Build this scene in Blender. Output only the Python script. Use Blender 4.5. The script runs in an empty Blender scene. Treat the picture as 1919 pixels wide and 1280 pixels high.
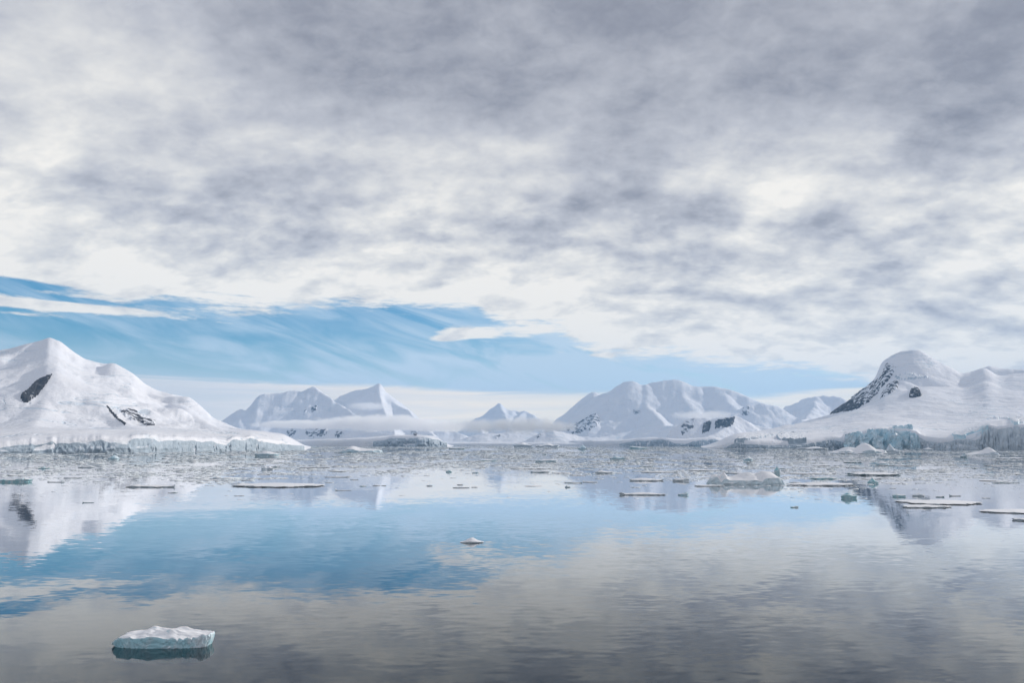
import bpy, bmesh, math, random
import numpy as np
from math import sin, cos, tan, radians, pi, exp, sqrt, atan2, asin
from mathutils import Vector

C = bpy.context.scene.collection
S = bpy.context.scene
random.seed(7)
rng = np.random.default_rng(11)

# ------------------------------------------------------------------ camera
F = 1279.0                      # focal length in photograph pixels (1919 wide)
HZ = 832.0                      # horizon row in the photograph
PITCH = math.atan((HZ - 640.0) / F)
CAMZ = 15.0
cam_d = bpy.data.cameras.new('camera')
cam = bpy.data.objects.new('camera', cam_d)
C.objects.link(cam)
cam.location = (0, 0, CAMZ)
cam.rotation_euler = (pi / 2 + PITCH, 0, 0)
cam_d.sensor_width = 36.0
cam_d.lens = 36.0 * F / 1919.0
cam_d.clip_start = 0.5
cam_d.clip_end = 200000
S.camera = cam

def pdir(px, py):
    cx, cy = (px - 959.5) / F, (640.0 - py) / F
    return cx, cos(PITCH) - cy * sin(PITCH), sin(PITCH) + cy * cos(PITCH)

def pae(px, py):                # azimuth and elevation of a direction
    x, y, z = pdir(px, py)
    return atan2(x, y), atan2(z, sqrt(x * x + y * y))

def at(px, py, D):              # the point at ground distance D in that direction
    x, y, z = pdir(px, py)
    h = sqrt(x * x + y * y)
    return x / h * D, y / h * D, CAMZ + D * z / h

def on_water(px, py):
    x, y, z = pdir(px, py)
    k = -CAMZ / z
    return x * k, y * k, sqrt(x * x + y * y) * k

def project(X, Y, Z):
    Z = Z - CAMZ
    dep = Y * cos(PITCH) + Z * sin(PITCH)
    up = -Y * sin(PITCH) + Z * cos(PITCH)
    return 959.5 + F * X / dep, 640.0 - F * up / dep

def lin(v):
    v = v / 255.0
    return v / 12.92 if v <= 0.04045 else ((v + 0.055) / 1.055) ** 2.4

def rgb(r, g, b):
    return (lin(r), lin(g), lin(b), 1.0)

# ------------------------------------------------------------------ node helper
class E:
    """A float socket with arithmetic."""
    def __init__(self, nt, s):
        self.nt, self.s = nt, s
    def _m(self, op, *a):
        n = self.nt.nodes.new('ShaderNodeMath'); n.operation = op
        for i, v in enumerate(a):
            if isinstance(v, E): self.nt.links.new(v.s, n.inputs[i])
            else: n.inputs[i].default_value = v
        return E(self.nt, n.outputs[0])
    def __add__(self, o): return self._m('ADD', self, o)
    __radd__ = __add__
    def __sub__(self, o): return self._m('SUBTRACT', self, o)
    def __rsub__(self, o): return self._m('SUBTRACT', o, self)
    def __mul__(self, o): return self._m('MULTIPLY', self, o)
    __rmul__ = __mul__
    def __truediv__(self, o): return self._m('DIVIDE', self, o)
    def __rtruediv__(self, o): return self._m('DIVIDE', o, self)
    def pow(self, o): return self._m('POWER', self, o)
    def max(self, o): return self._m('MAXIMUM', self, o)
    def min(self, o): return self._m('MINIMUM', self, o)
    def fn(self, op, *a): return self._m(op, self, *a)
    def step(self, a, b, lo=0.0, hi=1.0):       # smooth step from a to b
        n = self.nt.nodes.new('ShaderNodeMapRange'); n.interpolation_type = 'SMOOTHSTEP'
        if b < a: a, b, lo, hi = b, a, hi, lo
        self.nt.links.new(self.s, n.inputs[0])
        for i, v in zip((1, 2, 3, 4), (a, b, lo, hi)): n.inputs[i].default_value = v
        return E(self.nt, n.outputs[0])

def vec(nt, x, y, z):
    n = nt.nodes.new('ShaderNodeCombineXYZ')
    for i, v in enumerate((x, y, z)):
        if isinstance(v, E): nt.links.new(v.s, n.inputs[i])
        else: n.inputs[i].default_value = v
    return n.outputs[0]

def noise(nt, v, scale=1.0, detail=4.0, rough=0.5, out='Fac', dist=0.0):
    n = nt.nodes.new('ShaderNodeTexNoise')
    n.inputs['Scale'].default_value = scale
    n.inputs['Detail'].default_value = detail
    n.inputs['Roughness'].default_value = rough
    n.inputs['Distortion'].default_value = dist
    nt.links.new(v, n.inputs['Vector'])
    s = n.outputs[0] if out == 'Fac' else n.outputs[1]
    return E(nt, s) if out == 'Fac' else s

def mixc(nt, f, a, b):
    n = nt.nodes.new('ShaderNodeMix'); n.data_type = 'RGBA'
    for s, v in ((n.inputs[0], f), (n.inputs[6], a), (n.inputs[7], b)):
        if isinstance(v, E): nt.links.new(v.s, s)
        elif hasattr(v, 'is_linked'): nt.links.new(v, s)
        else: s.default_value = v
    return n.outputs[2]

def ramp(nt, f, stops):
    n = nt.nodes.new('ShaderNodeValToRGB')
    el = n.color_ramp.elements
    while len(el) < len(stops): el.new(0.5)
    for e, (p, c) in zip(el, stops): e.position = p; e.color = c
    nt.links.new(f.s, n.inputs[0])
    return n.outputs[0]

def curve(nt, f, pts):
    n = nt.nodes.new('ShaderNodeFloatCurve')
    cv = n.mapping.curves[0]
    pts = sorted(pts)
    while len(cv.points) < len(pts): cv.points.new(0.5, 0.5)
    for p, (x, y) in zip(cv.points, pts): p.location = (min(1, max(0, x)), min(1, max(0, y)))
    n.mapping.update()
    nt.links.new(f.s, n.inputs[1])
    return E(nt, n.outputs[0])

# ------------------------------------------------------------------ world: sky and cloud deck
SUN_AZ, SUN_EL = radians(65), radians(22)
W = bpy.data.worlds.new('World'); S.world = W; W.use_nodes = True
nt = W.node_tree; nt.nodes.clear()
tc = nt.nodes.new('ShaderNodeTexCoord')
sp = nt.nodes.new('ShaderNodeSeparateXYZ'); nt.links.new(tc.outputs['Generated'], sp.inputs[0])
dx, dy, dz = (E(nt, sp.outputs[i]) for i in range(3))
az = dx.fn('ARCTAN2', dy)
hor = (dx * dx + dy * dy).fn('SQRT')
el = dz.fn('ARCTAN2', hor)
AZ = 1.2
azn = (az + AZ) / (2 * AZ)
def azn_of(px, py): return (pae(px, py)[0] + AZ) / (2 * AZ)

den = dz.max(0.0) + 0.16
Px, Py = dx / den, dy / den
P = vec(nt, Px, Py, 0.0)
den2 = dz.max(0.0) + 0.38
Qx, Qy = dx / den2, dy / den2
n_big = noise(nt, P, 1.3, 4, 0.5, dist=0.3)
n_mid = noise(nt, vec(nt, Qx, Qy * 1.15, 0.7), 5.0, 6, 0.53, dist=0.15)
n_sun = noise(nt, vec(nt, Qx + 0.022, Qy * 1.15 + 0.040, 0.7), 5.0, 6, 0.53, dist=0.15)
relief = n_mid - n_sun           # far and right sides of each puff face the low sun
n_str = noise(nt, vec(nt, Qx * 8.0 + Qy * 2.2, Qy * 12.0, 3.0), 1.0, 6, 0.53, dist=0.25)
n_fin = noise(nt, vec(nt, Qx, Qy * 1.3, 4.0), 26.0, 4, 0.6, dist=0.3)

XS = [-250, 0, 200, 400, 560, 700, 850, 1000, 1150, 1300, 1450, 1600, 1750, 1919, 2200]
AMBIENT = [186] * 15                # beyond the frame the deck goes on unseen, at a level set for the ambient light on the snow
ROWS = [
 (-700, AMBIENT),
 (-160, [168,168,168,166,164,162,160,160,162,164,166,166,166,165,165]),
 (0,   [162,168,172,168,165,162,158,158,160,164,168,168,168,166,165]),
 (100, [180,196,200,180,162,158,156,160,163,166,168,170,170,166,165]),
 (190, [200,218,226,198,168,160,164,172,175,172,168,166,166,165,165]),
 (270, [208,220,230,226,210,196,212,214,188,198,188,180,172,166,165]),
 (340, [212,216,206,200,194,214,228,198,184,230,212,216,178,168,168]),
 (420, [215,226,190,182,190,224,208,186,192,178,252,212,234,224,215]),
 (480, [225,236,204,206,186,222,204,202,212,192,202,184,188,214,214]),
 (550, [232,238,240,238,238,244,244,246,212,206,222,210,204,216,216]),
 (620, [236,240,242,242,242,244,246,250,246,234,220,220,220,216,216]),
 (690, [236,240,242,242,242,244,246,248,248,250,246,244,240,234,230]),
]
tot = None
cen = [pae(959.5, r)[1] for r, _ in ROWS]
warp_el = el + (n_mid - 0.5) * 0.035
warp_az = azn + (n_big - 0.5) * 0.05
for i, (r, vals) in enumerate(ROWS):
    cv = curve(nt, warp_az, [(azn_of(x, r), v / 255.0) for x, v in zip(XS, vals)])
    w = None
    if i > 0:
        w = ((cen[i - 1] - warp_el) / (cen[i - 1] - cen[i])).max(0.0).min(1.0)
    if i < len(ROWS) - 1:
        w2 = ((warp_el - cen[i + 1]) / (cen[i] - cen[i + 1])).max(0.0).min(1.0)
        w = w2 if w is None else w * w2
    tot = cv * w if tot is None else tot + cv * w
back = dy.step(0.35, -0.15)
tot = tot * (1.0 - back) + back * (186 / 255.0)  # unseen deck behind the camera, held at the same snow-lighting level
lum = tot + (n_big - 0.5) * 0.14 + ((0.5 - n_mid) * 0.42 + relief * 0.80) * (1.0 - el.step(0.30, 0.5) * 0.45) + ((n_str - 0.5) * 0.24 + (n_str.step(0.36, 0.64) - 0.5) * 0.06) * (1.0 - el.step(0.22, 0.5) * 0.7) + (n_fin - 0.5) * 0.16 + el.step(0.42, 0.22) * 0.035
lum = (lum - 0.83) * (0.92 + el.step(0.40, 0.30) * 0.16) + 0.825
deck_col = ramp(nt, lum, [(0.50, rgb(124, 128, 142)), (0.62, rgb(154, 157, 169)), (0.76, rgb(194, 196, 204)),
                          (0.86, rgb(221, 221, 222)), (0.94, rgb(240, 238, 234)), (1.0, rgb(254, 250, 243))])

# lower edge of the deck
EDGE = [(-600, 500), (-250, 520), (0, 552), (100, 568), (200, 577), (330, 580), (440, 587), (560, 581), (700, 576), (800, 581),
        (890, 582), (925, 602), (980, 616), (1040, 622), (1085, 652), (1150, 664), (1280, 679), (1400, 690), (1500, 700),
        (1600, 716), (1660, 730), (1760, 765), (1919, 800), (2400, 825)]
EM = 0.5
ecv = curve(nt, azn, [(azn_of(x, y), pae(x, y)[1] / EM) for x, y in EDGE]) * EM
n_e1 = noise(nt, vec(nt, az * 9.0, el * 60.0, 1.0), 1.0, 6, 0.6, dist=0.6)
n_e2 = noise(nt, vec(nt, az * 30.0, el * 170.0, 5.0), 1.0, 5, 0.62)
def blob(px, py, rx, ry, amp=1.0):
    a0, e0 = pae(px, py)
    u = (az - a0) / (rx / F); v = (el - e0) / (ry / F)
    return ((u * u + v * v) * -1.0).fn('EXPONENT') * amp
fld = (el - ecv) * 28.0
for b in [(872, 627, 66, 15, 1.9), (826, 637, 40, 7, 1.2), (1015, 681, 42, 4.5, 0.9), (985, 676, 14, 4, 0.7), (1130, 666, 22, 4, 0.8),
          (1048, 661, 18, 3.5, 0.7), (1020, 723, 16, 3.5, 0.6), (80, 572, 170, 8, 1.25), (40, 588, 50, 4, 0.7), (1000, 620, 50, 12, 0.6),
          (40, 533, 85, 8, -1.15), (120, 561, 60, 5, -0.9), (330, 570, 45, 5, -0.55), (400, 549, 60, 4, -0.6)]:
    fld = fld + blob(*b)
fld = fld + (n_e1 - 0.5) * 1.5 + (n_e2 - 0.5) * 1.2
deck = fld.step(-0.12, 0.45)

# cirrus veil and the pale bank behind the mountains
n_ci = noise(nt, vec(nt, az * 7.0 + el * 7.0, el * 24.0 + az * 5.0, 2.0), 1.0, 6, 0.58, dist=0.9)
n_c2 = noise(nt, vec(nt, az * 3.0, el * 12.0, 8.0), 1.0, 3, 0.5)
right = az.step(-0.55, 0.15)
cirrus = (n_ci * 0.70 + n_c2 * 0.40).step(0.42, 0.70) * (0.62 + right * 0.25) + el.step(0.16, 0.06) * 0.50 + right * 0.20
cirrus = cirrus.min(0.92)
BANK = [(-600, 680), (0, 690), (270, 700), (400, 708), (560, 718), (740, 721), (900, 731), (1100, 732), (1250, 735), (1400, 742),
        (1500, 733), (1620, 722), (1800, 715), (2400, 712)]
bcv = curve(nt, azn, [(azn_of(x, y), pae(x, y)[1] / EM) for x, y in BANK]) * EM
n_bk = noise(nt, vec(nt, az * 7.0, el * 110.0, 4.0), 1.0, 6, 0.6, dist=0.8)
bank = ((bcv - el) * 60.0 + (n_bk - 0.5) * 1.0).step(-0.12, 0.5) * (0.84 + (n_bk - 0.5) * 0.8).min(1.0).max(0.0)

sky = nt.nodes.new('ShaderNodeTexSky'); sky.sky_type = 'NISHITA'; sky.sun_disc = False
sky.sun_elevation = SUN_EL; sky.sun_rotation = SUN_AZ
sky.air_density = 1.0; sky.dust_density = 0.4; sky.ozone_density = 2.0
SKY_K = 0.10
hs = nt.nodes.new('ShaderNodeHueSaturation')
hs.inputs['Hue'].default_value = 0.498; hs.inputs['Saturation'].default_value = 1.72; hs.inputs['Value'].default_value = 1.18
nt.links.new(sky.outputs[0], hs.inputs['Color'])
def bright(c, k=1.0):                  # cloud radiances are given as seen; the Background multiplies by SKY_K
    n = nt.nodes.new('ShaderNodeVectorMath'); n.operation = 'SCALE'
    if hasattr(c, 'is_linked'): nt.links.new(c, n.inputs[0])
    else: n.inputs[0].default_value = c[:3]
    n.inputs['Scale'].default_value = k / SKY_K
    return n.outputs[0]
col = mixc(nt, cirrus, hs.outputs[0], bright(rgb(205, 225, 242)))
bank_col = ramp(nt, right, [(0, rgb(226, 222, 220)), (0.5, rgb(252, 236, 216)), (1, rgb(255, 240, 216))])
col = mixc(nt, bank, col, bright(bank_col, 1.28))
col = mixc(nt, deck, col, bright(deck_col))
bg = nt.nodes.new('ShaderNodeBackground'); bg.inputs['Strength'].default_value = SKY_K
nt.links.new(col, bg.inputs['Color'])
wo = nt.nodes.new('ShaderNodeOutputWorld'); nt.links.new(bg.outputs[0], wo.inputs['Surface'])
W.cycles.sampling_method = 'MANUAL'; W.cycles.sample_map_resolution = 512

sun_d = bpy.data.lights.new('sun', 'SUN'); sun = bpy.data.objects.new('sun', sun_d); C.objects.link(sun)
sun_d.energy = 3.0; sun_d.angle = radians(0.6); sun_d.color = (1.0, 0.94, 0.87)
sd = Vector((sin(SUN_AZ) * cos(SUN_EL), cos(SUN_AZ) * cos(SUN_EL), sin(SUN_EL)))
sun.rotation_euler = sd.to_track_quat('Z', 'Y').to_euler()

S.view_settings.view_transform = 'Standard'; S.view_settings.look = 'None'
S.view_settings.exposure = 0.0; S.view_settings.gamma = 1.0; S.view_settings.use_curve_mapping = False
S.render.engine = 'CYCLES'
S.cycles.max_bounces = 64; S.cycles.diffuse_bounces = 3; S.cycles.glossy_bounces = 3
S.cycles.transparent_max_bounces = 8; S.cycles.volume_bounces = 64
S.cycles.use_denoising = True
S.cycles.sample_clamp_indirect = 4.0

# ------------------------------------------------------------------ numpy noise
_perm = rng.permutation(4096)
_grad = rng.random(4096) * 2 * pi
def perlin(x, y):
    xi, yi = np.floor(x).astype(np.int64), np.floor(y).astype(np.int64)
    xf, yf = x - xi, y - yi
    u, v = xf * xf * xf * (xf * (xf * 6 - 15) + 10), yf * yf * yf * (yf * (yf * 6 - 15) + 10)
    def g(a, b, fx, fy):
        h = _grad[_perm[(a + _perm[b & 4095]) & 4095]]
        return np.cos(h) * fx + np.sin(h) * fy
    n00, n10 = g(xi, yi, xf, yf), g(xi + 1, yi, xf - 1, yf)
    n01, n11 = g(xi, yi + 1, xf, yf - 1), g(xi + 1, yi + 1, xf - 1, yf - 1)
    return (n00 * (1 - u) + n10 * u) * (1 - v) + (n01 * (1 - u) + n11 * u) * v
def fbm(x, y, o=5, g=0.5):
    s, a, f = 0, 1.0, 1.0
    for i in range(o):
        s = s + a * perlin(x * f + 17.3 * i, y * f - 9.1 * i); a *= g; f *= 2.03
    return s
def ridged(x, y, o=5, g=0.5):
    s, a, f = 0, 1.0, 1.0
    for i in range(o):
        s = s + a * (1 - 2.2 * np.abs(perlin(x * f + 31.7 * i, y * f + 5.3 * i))); a *= g; f *= 2.1
    return s

# ------------------------------------------------------------------ object helpers
def mesh_obj(name, verts, faces, mat, parent=None, smooth=True):
    me = bpy.data.meshes.new(name)
    me.from_pydata([tuple(v) for v in verts], [], [tuple(f) for f in faces])
    if smooth: me.polygons.foreach_set('use_smooth', [True] * len(me.polygons))
    me.materials.append(mat); me.update()
    o = bpy.data.objects.new(name, me); C.objects.link(o)
    if parent: o.parent = parent
    return o

def grid_obj(name, X, Y, Z, mat, parent=None, mask=None, smooth=True):
    r, c = X.shape
    idx = np.arange(r * c).reshape(r, c)
    q = np.stack([idx[:-1, :-1], idx[:-1, 1:], idx[1:, 1:], idx[1:, :-1]], -1)
    if mask is not None:
        m = mask[:-1, :-1] | mask[1:, 1:] | mask[:-1, 1:] | mask[1:, :-1]
        q = q[m]
    q = q.reshape(-1, 4)
    co = np.stack([X, Y, Z], -1).reshape(-1, 3)
    used, inv = np.unique(q, return_inverse=True)
    q = inv.reshape(-1, 4); co = co[used]
    me = bpy.data.meshes.new(name)
    me.vertices.add(len(co)); me.vertices.foreach_set('co', co.astype(np.float32).ravel())
    me.loops.add(q.size); me.loops.foreach_set('vertex_index', q.astype(np.int32).ravel())
    me.polygons.add(len(q)); me.polygons.foreach_set('loop_start', np.arange(0, q.size, 4, dtype=np.int32))
    me.update(calc_edges=True); me.validate()
    me.polygons.foreach_set('use_smooth', [smooth] * len(me.polygons))
    me.materials.append(mat)
    o = bpy.data.objects.new(name, me); C.objects.link(o)
    if parent: o.parent = parent
    return o

def tag(o, label=None, cat=None, group=None, kind=None):
    if label: o['label'] = label
    if cat: o['category'] = cat
    if group: o['group'] = group
    if kind: o['kind'] = kind
    return o

def new_mat(name):
    m = bpy.data.materials.new(name); m.use_nodes = True
    t = m.node_tree
    b = t.nodes['Principled BSDF']
    return m, t, b

# ------------------------------------------------------------------ materials
def mat_snow():
    m, t, b = new_mat('snow')
    g = t.nodes.new('ShaderNodeNewGeometry')
    n1 = noise(t, g.outputs['Position'], 0.004, 6, 0.55)
    n2 = noise(t, g.outputs['Position'], 0.03, 5, 0.6)
    c = ramp(t, n1, [(0.3, (0.80, 0.82, 0.87, 1)), (0.65, (0.87, 0.87, 0.89, 1))])
    t.links.new(c, b.inputs['Base Color'])
    b.inputs['Roughness'].default_value = 0.75
    b.inputs['Specular IOR Level'].default_value = 0.2
    bp = t.nodes.new('ShaderNodeBump'); bp.inputs['Distance'].default_value = 1.0; bp.inputs['Strength'].default_value = 0.5
    sep = t.nodes.new('ShaderNodeSeparateXYZ'); t.links.new(g.outputs['Position'], sep.inputs[0])
    x, y, z = (E(t, sep.outputs[i]) for i in range(3))
    n3 = noise(t, vec(t, x * 0.004, y * 0.004, z * 0.028), 1.0, 4, 0.55, dist=0.6)
    patch = noise(t, vec(t, x * 0.0028, y * 0.0028, z * 0.006 + 40.0), 1.0, 2, 0.5).step(0.50, 0.62)
    crack = ((n3 - 0.5).fn('ABSOLUTE')).step(0.022, 0.004) * patch
    c = mixc(t, crack * 0.6, c, (0.55, 0.68, 0.78, 1)); t.links.new(c, b.inputs['Base Color'])
    h = n1 * 40.0 + n2 * 7.0 - crack * 6.0
    t.links.new(h.s, bp.inputs['Height']); t.links.new(bp.outputs[0], b.inputs['Normal'])
    return m

def mat_rock(name, dark, light, snow_lo, snow_hi, scale):
    m, t, b = new_mat(name)
    g = t.nodes.new('ShaderNodeNewGeometry')
    sep = t.nodes.new('ShaderNodeSeparateXYZ'); t.links.new(g.outputs['Position'], sep.inputs[0])
    x, y, z = (E(t, sep.outputs[i]) for i in range(3))
    n1 = noise(t, g.outputs['Position'], scale, 7, 0.65, dist=0.4)
    n2 = noise(t, vec(t, x * scale * 2.2 + z * scale * 1.6, y * scale * 2.2, z * scale * 0.9), 1.0, 6, 0.62)
    rock = ramp(t, n1, [(0.3, dark), (0.7, light)])
    c = mixc(t, (n2 * 0.7 + n1 * 0.3).step(snow_lo, snow_hi), rock, (0.80, 0.82, 0.86, 1))
    t.links.new(c, b.inputs['Base Color']); b.inputs['Roughness'].default_value = 0.9
    b.inputs['Specular IOR Level'].default_value = 0.2
    return m

def mat_glacier(name, pale, deep, scale, lo=0.35, hi=0.65):
    m, t, b = new_mat(name)
    g = t.nodes.new('ShaderNodeNewGeometry')
    sep = t.nodes.new('ShaderNodeSeparateXYZ'); t.links.new(g.outputs['Position'], sep.inputs[0])
    x, y, z = (E(t, sep.outputs[i]) for i in range(3))
    n1 = noise(t, vec(t, x * scale, y * scale, z * scale * 1.6), 1.0, 6, 0.6, dist=0.8)
    n2 = noise(t, vec(t, x * scale * 4, y * scale * 4, z * scale * 2.2), 1.0, 5, 0.6)
    c = ramp(t, n1 * 0.6 + n2 * 0.4, [(lo, deep), (hi, pale)])
    nz = t.nodes.new('ShaderNodeSeparateXYZ'); t.links.new(g.outputs['Normal'], nz.inputs[0])
    c = mixc(t, (E(t, nz.outputs[2]) + (n2 - 0.5) * 0.5).step(0.55, 0.8), c, (0.84, 0.86, 0.89, 1))
    t.links.new(c, b.inputs['Base Color'])
    b.inputs['Roughness'].default_value = 0.55; b.inputs['Specular IOR Level'].default_value = 0.3
    bp = t.nodes.new('ShaderNodeBump'); bp.inputs['Distance'].default_value = 1.0; bp.inputs['Strength'].default_value = 0.6
    t.links.new((n1 * (0.5 / scale) * 0.3 + n2 * (0.12 / scale) * 0.4).s, bp.inputs['Height'])
    t.links.new(bp.outputs[0], b.inputs['Normal'])
    return m

def mat_floe(name, snowy):
    """Sea ice: snow where it faces up, bare ice (tinted by the object's colour) on its sides."""
    m, t, b = new_mat(name)
    g = t.nodes.new('ShaderNodeNewGeometry')
    oi = t.nodes.new('ShaderNodeObjectInfo')
    nz = t.nodes.new('ShaderNodeSeparateXYZ'); t.links.new(g.outputs['Normal'], nz.inputs[0])
    n1 = noise(t, g.outputs['Position'], 1.3, 6, 0.6)
    n2 = noise(t, g.outputs['Position'], 0.35, 4, 0.6)
    ice = mixc(t, (n1 * 0.6 + n2 * 0.4).step(0.42, 0.62), oi.outputs['Color'], (0.66, 0.75, 0.80, 1))
    f = (E(t, nz.outputs[2]) + (n1 - 0.5) * 0.45 - (0.0 if snowy else 0.25)).step(0.45, 0.75)
    c = mixc(t, f, ice, (0.88, 0.89, 0.91, 1))
    t.links.new(c, b.inputs['Base Color'])
    b.inputs['Roughness'].default_value = 0.6; b.inputs['Specular IOR Level'].default_value = 0.3
    bp = t.nodes.new('ShaderNodeBump'); bp.inputs['Distance'].default_value = 0.12; bp.inputs['Strength'].default_value = 0.6
    t.links.new(n1.s, bp.inputs['Height']); t.links.new(bp.outputs[0], b.inputs['Normal'])
    return m

M_SNOW = mat_snow()
M_ROCK = mat_rock('dark_rock', (0.022, 0.024, 0.030, 1), (0.075, 0.076, 0.085, 1), 0.55, 0.62, 0.02)
M_ROCK_SPECK = mat_rock('snow_speckled_rock', (0.03, 0.032, 0.04, 1), (0.09, 0.09, 0.10, 1), 0.48, 0.53, 0.015)
M_ROCK_FAR = mat_rock('far_rock', (0.07, 0.075, 0.09, 1), (0.16, 0.16, 0.18, 1), 0.46, 0.52, 0.010)
M_CLIFF = mat_glacier('grey_glacier_ice', (0.52, 0.60, 0.67, 1), (0.28, 0.36, 0.43, 1), 0.03)
M_CLIFF_DIRTY = mat_glacier('dirty_glacier_ice', (0.68, 0.73, 0.77, 1), (0.42, 0.49, 0.55, 1), 0.03)
M_SERAC = mat_glacier('blue_serac_ice', (0.82, 0.89, 0.92, 1), (0.42, 0.68, 0.79, 1), 0.025)
M_FLOE = mat_floe('snowy_floe_ice', True)
M_ICE = mat_floe('bare_floe_ice', False)

# ------------------------------------------------------------------ water and sea bed
def mat_water():
    m, t, b = new_mat('sea_water')
    t.nodes.remove(b)
    g = t.nodes.new('ShaderNodeNewGeometry')
    sep = t.nodes.new('ShaderNodeSeparateXYZ'); t.links.new(g.outputs['Position'], sep.inputs[0])
    x, y = E(t, sep.outputs[0]), E(t, sep.outputs[1])
    sx, sy = None, None
    wind = noise(t, vec(t, x * 0.006, y * 0.014, 0.0), 1.0, 3, 0.5).step(0.36, 0.66)
    for (fx, fy, ax, ay, dt, calm) in [(0.03, 0.10, 0.006, 0.012, 2, 0.5), (0.17, 0.52, 0.012, 0.030, 2, 0.3),
                                       (0.55, 1.5, 0.028, 0.070, 3, 0.2)]:
        cs = noise(t, vec(t, x * fx + y * fx * 0.25, y * fy - x * fy * 0.06, fx * 7.0), 1.0, dt, 0.5, out='Color')
        s3 = t.nodes.new('ShaderNodeSeparateXYZ'); t.links.new(cs, s3.inputs[0])
        k = wind * (1 - calm) + calm
        u = (E(t, s3.outputs[0]) - 0.5) * ax * k
        v = (E(t, s3.outputs[1]) - 0.5) * ay * k
        sx = u if sx is None else sx + u
        sy = v if sy is None else sy + v
    nv = t.nodes.new('ShaderNodeVectorMath'); nv.operation = 'NORMALIZE'
    t.links.new(vec(t, sx, sy, 1.0), nv.inputs[0])
    N = nv.outputs[0]
    fr = t.nodes.new('ShaderNodeFresnel'); fr.inputs['IOR'].default_value = 1.34; t.links.new(N, fr.inputs['Normal'])
    F0 = E(t, fr.outputs[0])
    fac = (F0 * ((F0 * (1.0 - F0)) * 5.0 + 0.45)).max(F0).min(1.0)
    gl = t.nodes.new('ShaderNodeBsdfGlossy'); gl.inputs['Roughness'].default_value = 0.02
    gl.inputs['Color'].default_value = (0.96, 0.97, 0.98, 1); t.links.new(N, gl.inputs['Normal'])
    tr = t.nodes.new('ShaderNodeBsdfTransparent'); tr.inputs["Color"].default_value = (0.10, 0.66, 0.72, 1)
    mx = t.nodes.new('ShaderNodeMixShader')
    t.links.new(fac.s, mx.inputs[0]); t.links.new(tr.outputs[0], mx.inputs[1]); t.links.new(gl.outputs[0], mx.inputs[2])
    t.links.new(mx.outputs[0], t.nodes['Material Output'].inputs['Surface'])
    return m
WX, WY0, WY1 = 45000, -3000, 60000
o = mesh_obj('sea_water', [(-WX, WY0, 0), (WX, WY0, 0), (WX, WY1, 0), (-WX, WY1, 0)], [(0, 1, 2, 3)], mat_water(), smooth=False)
tag(o, kind='structure')
mb, tb, bb = new_mat('deep_sea_bed'); bb.inputs['Base Color'].default_value = (0.012, 0.03, 0.05, 1); bb.inputs['Roughness'].default_value = 1.0
o = mesh_obj('sea_bed', [(-WX, WY0, -40), (WX, WY0, -40), (WX, WY1, -40), (-WX, WY1, -40)], [(0, 1, 2, 3)], mb, smooth=False)
tag(o, kind='structure')

# ------------------------------------------------------------------ terrain
def ip(pts, px):                # interpolate a list of (px, value)
    pts = sorted(pts)
    return np.interp(px, [p[0] for p in pts], [p[1] for p in pts])

def seg_field(X, Y, ridges, rnd=0.0):
    """Highest of the ridges: each ridge = (k, p, rough, [(px, py, D), ...]); k is half width / height."""
    H = np.full(X.shape, -1e9)
    for (k, p, amp, pts) in ridges:
        sc = 1.0 / (0.10 * np.mean([q[2] for q in pts]))
        wob = 1 + 0.65 * amp * fbm(X * sc * 2.0, Y * sc * 2.0, 5, 0.45)
        W3 = [at(*q) for q in pts]
        for a, b in zip(W3[:-1], W3[1:]):
            ex, ey = b[0] - a[0], b[1] - a[1]
            L2 = ex * ex + ey * ey + 1e-6
            t = np.clip(((X - a[0]) * ex + (Y - a[1]) * ey) / L2, 0, 1)
            d = np.hypot(X - a[0] - t * ex, Y - a[1] - t * ey)
            zr = np.maximum(a[2] + t * (b[2] - a[2]), 1.0)
            d = np.sqrt(d * d + (rnd * zr) ** 2) - rnd * zr
            tt = np.clip(d * wob / (k * zr), 0, 1)
            H = np.maximum(H, zr * (1 - tt) ** p)
    return H

def inside(px, py, poly):
    r = np.zeros(px.shape, bool)
    n = len(poly)
    for i in range(n):
        x0, y0 = poly[i]; x1, y1 = poly[(i + 1) % n]
        if y0 == y1: continue
        c = ((y0 > py) != (y1 > py)) & (px < (x1 - x0) * (py - y0) / (y1 - y0) + x0)
        r ^= c
    return r

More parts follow.
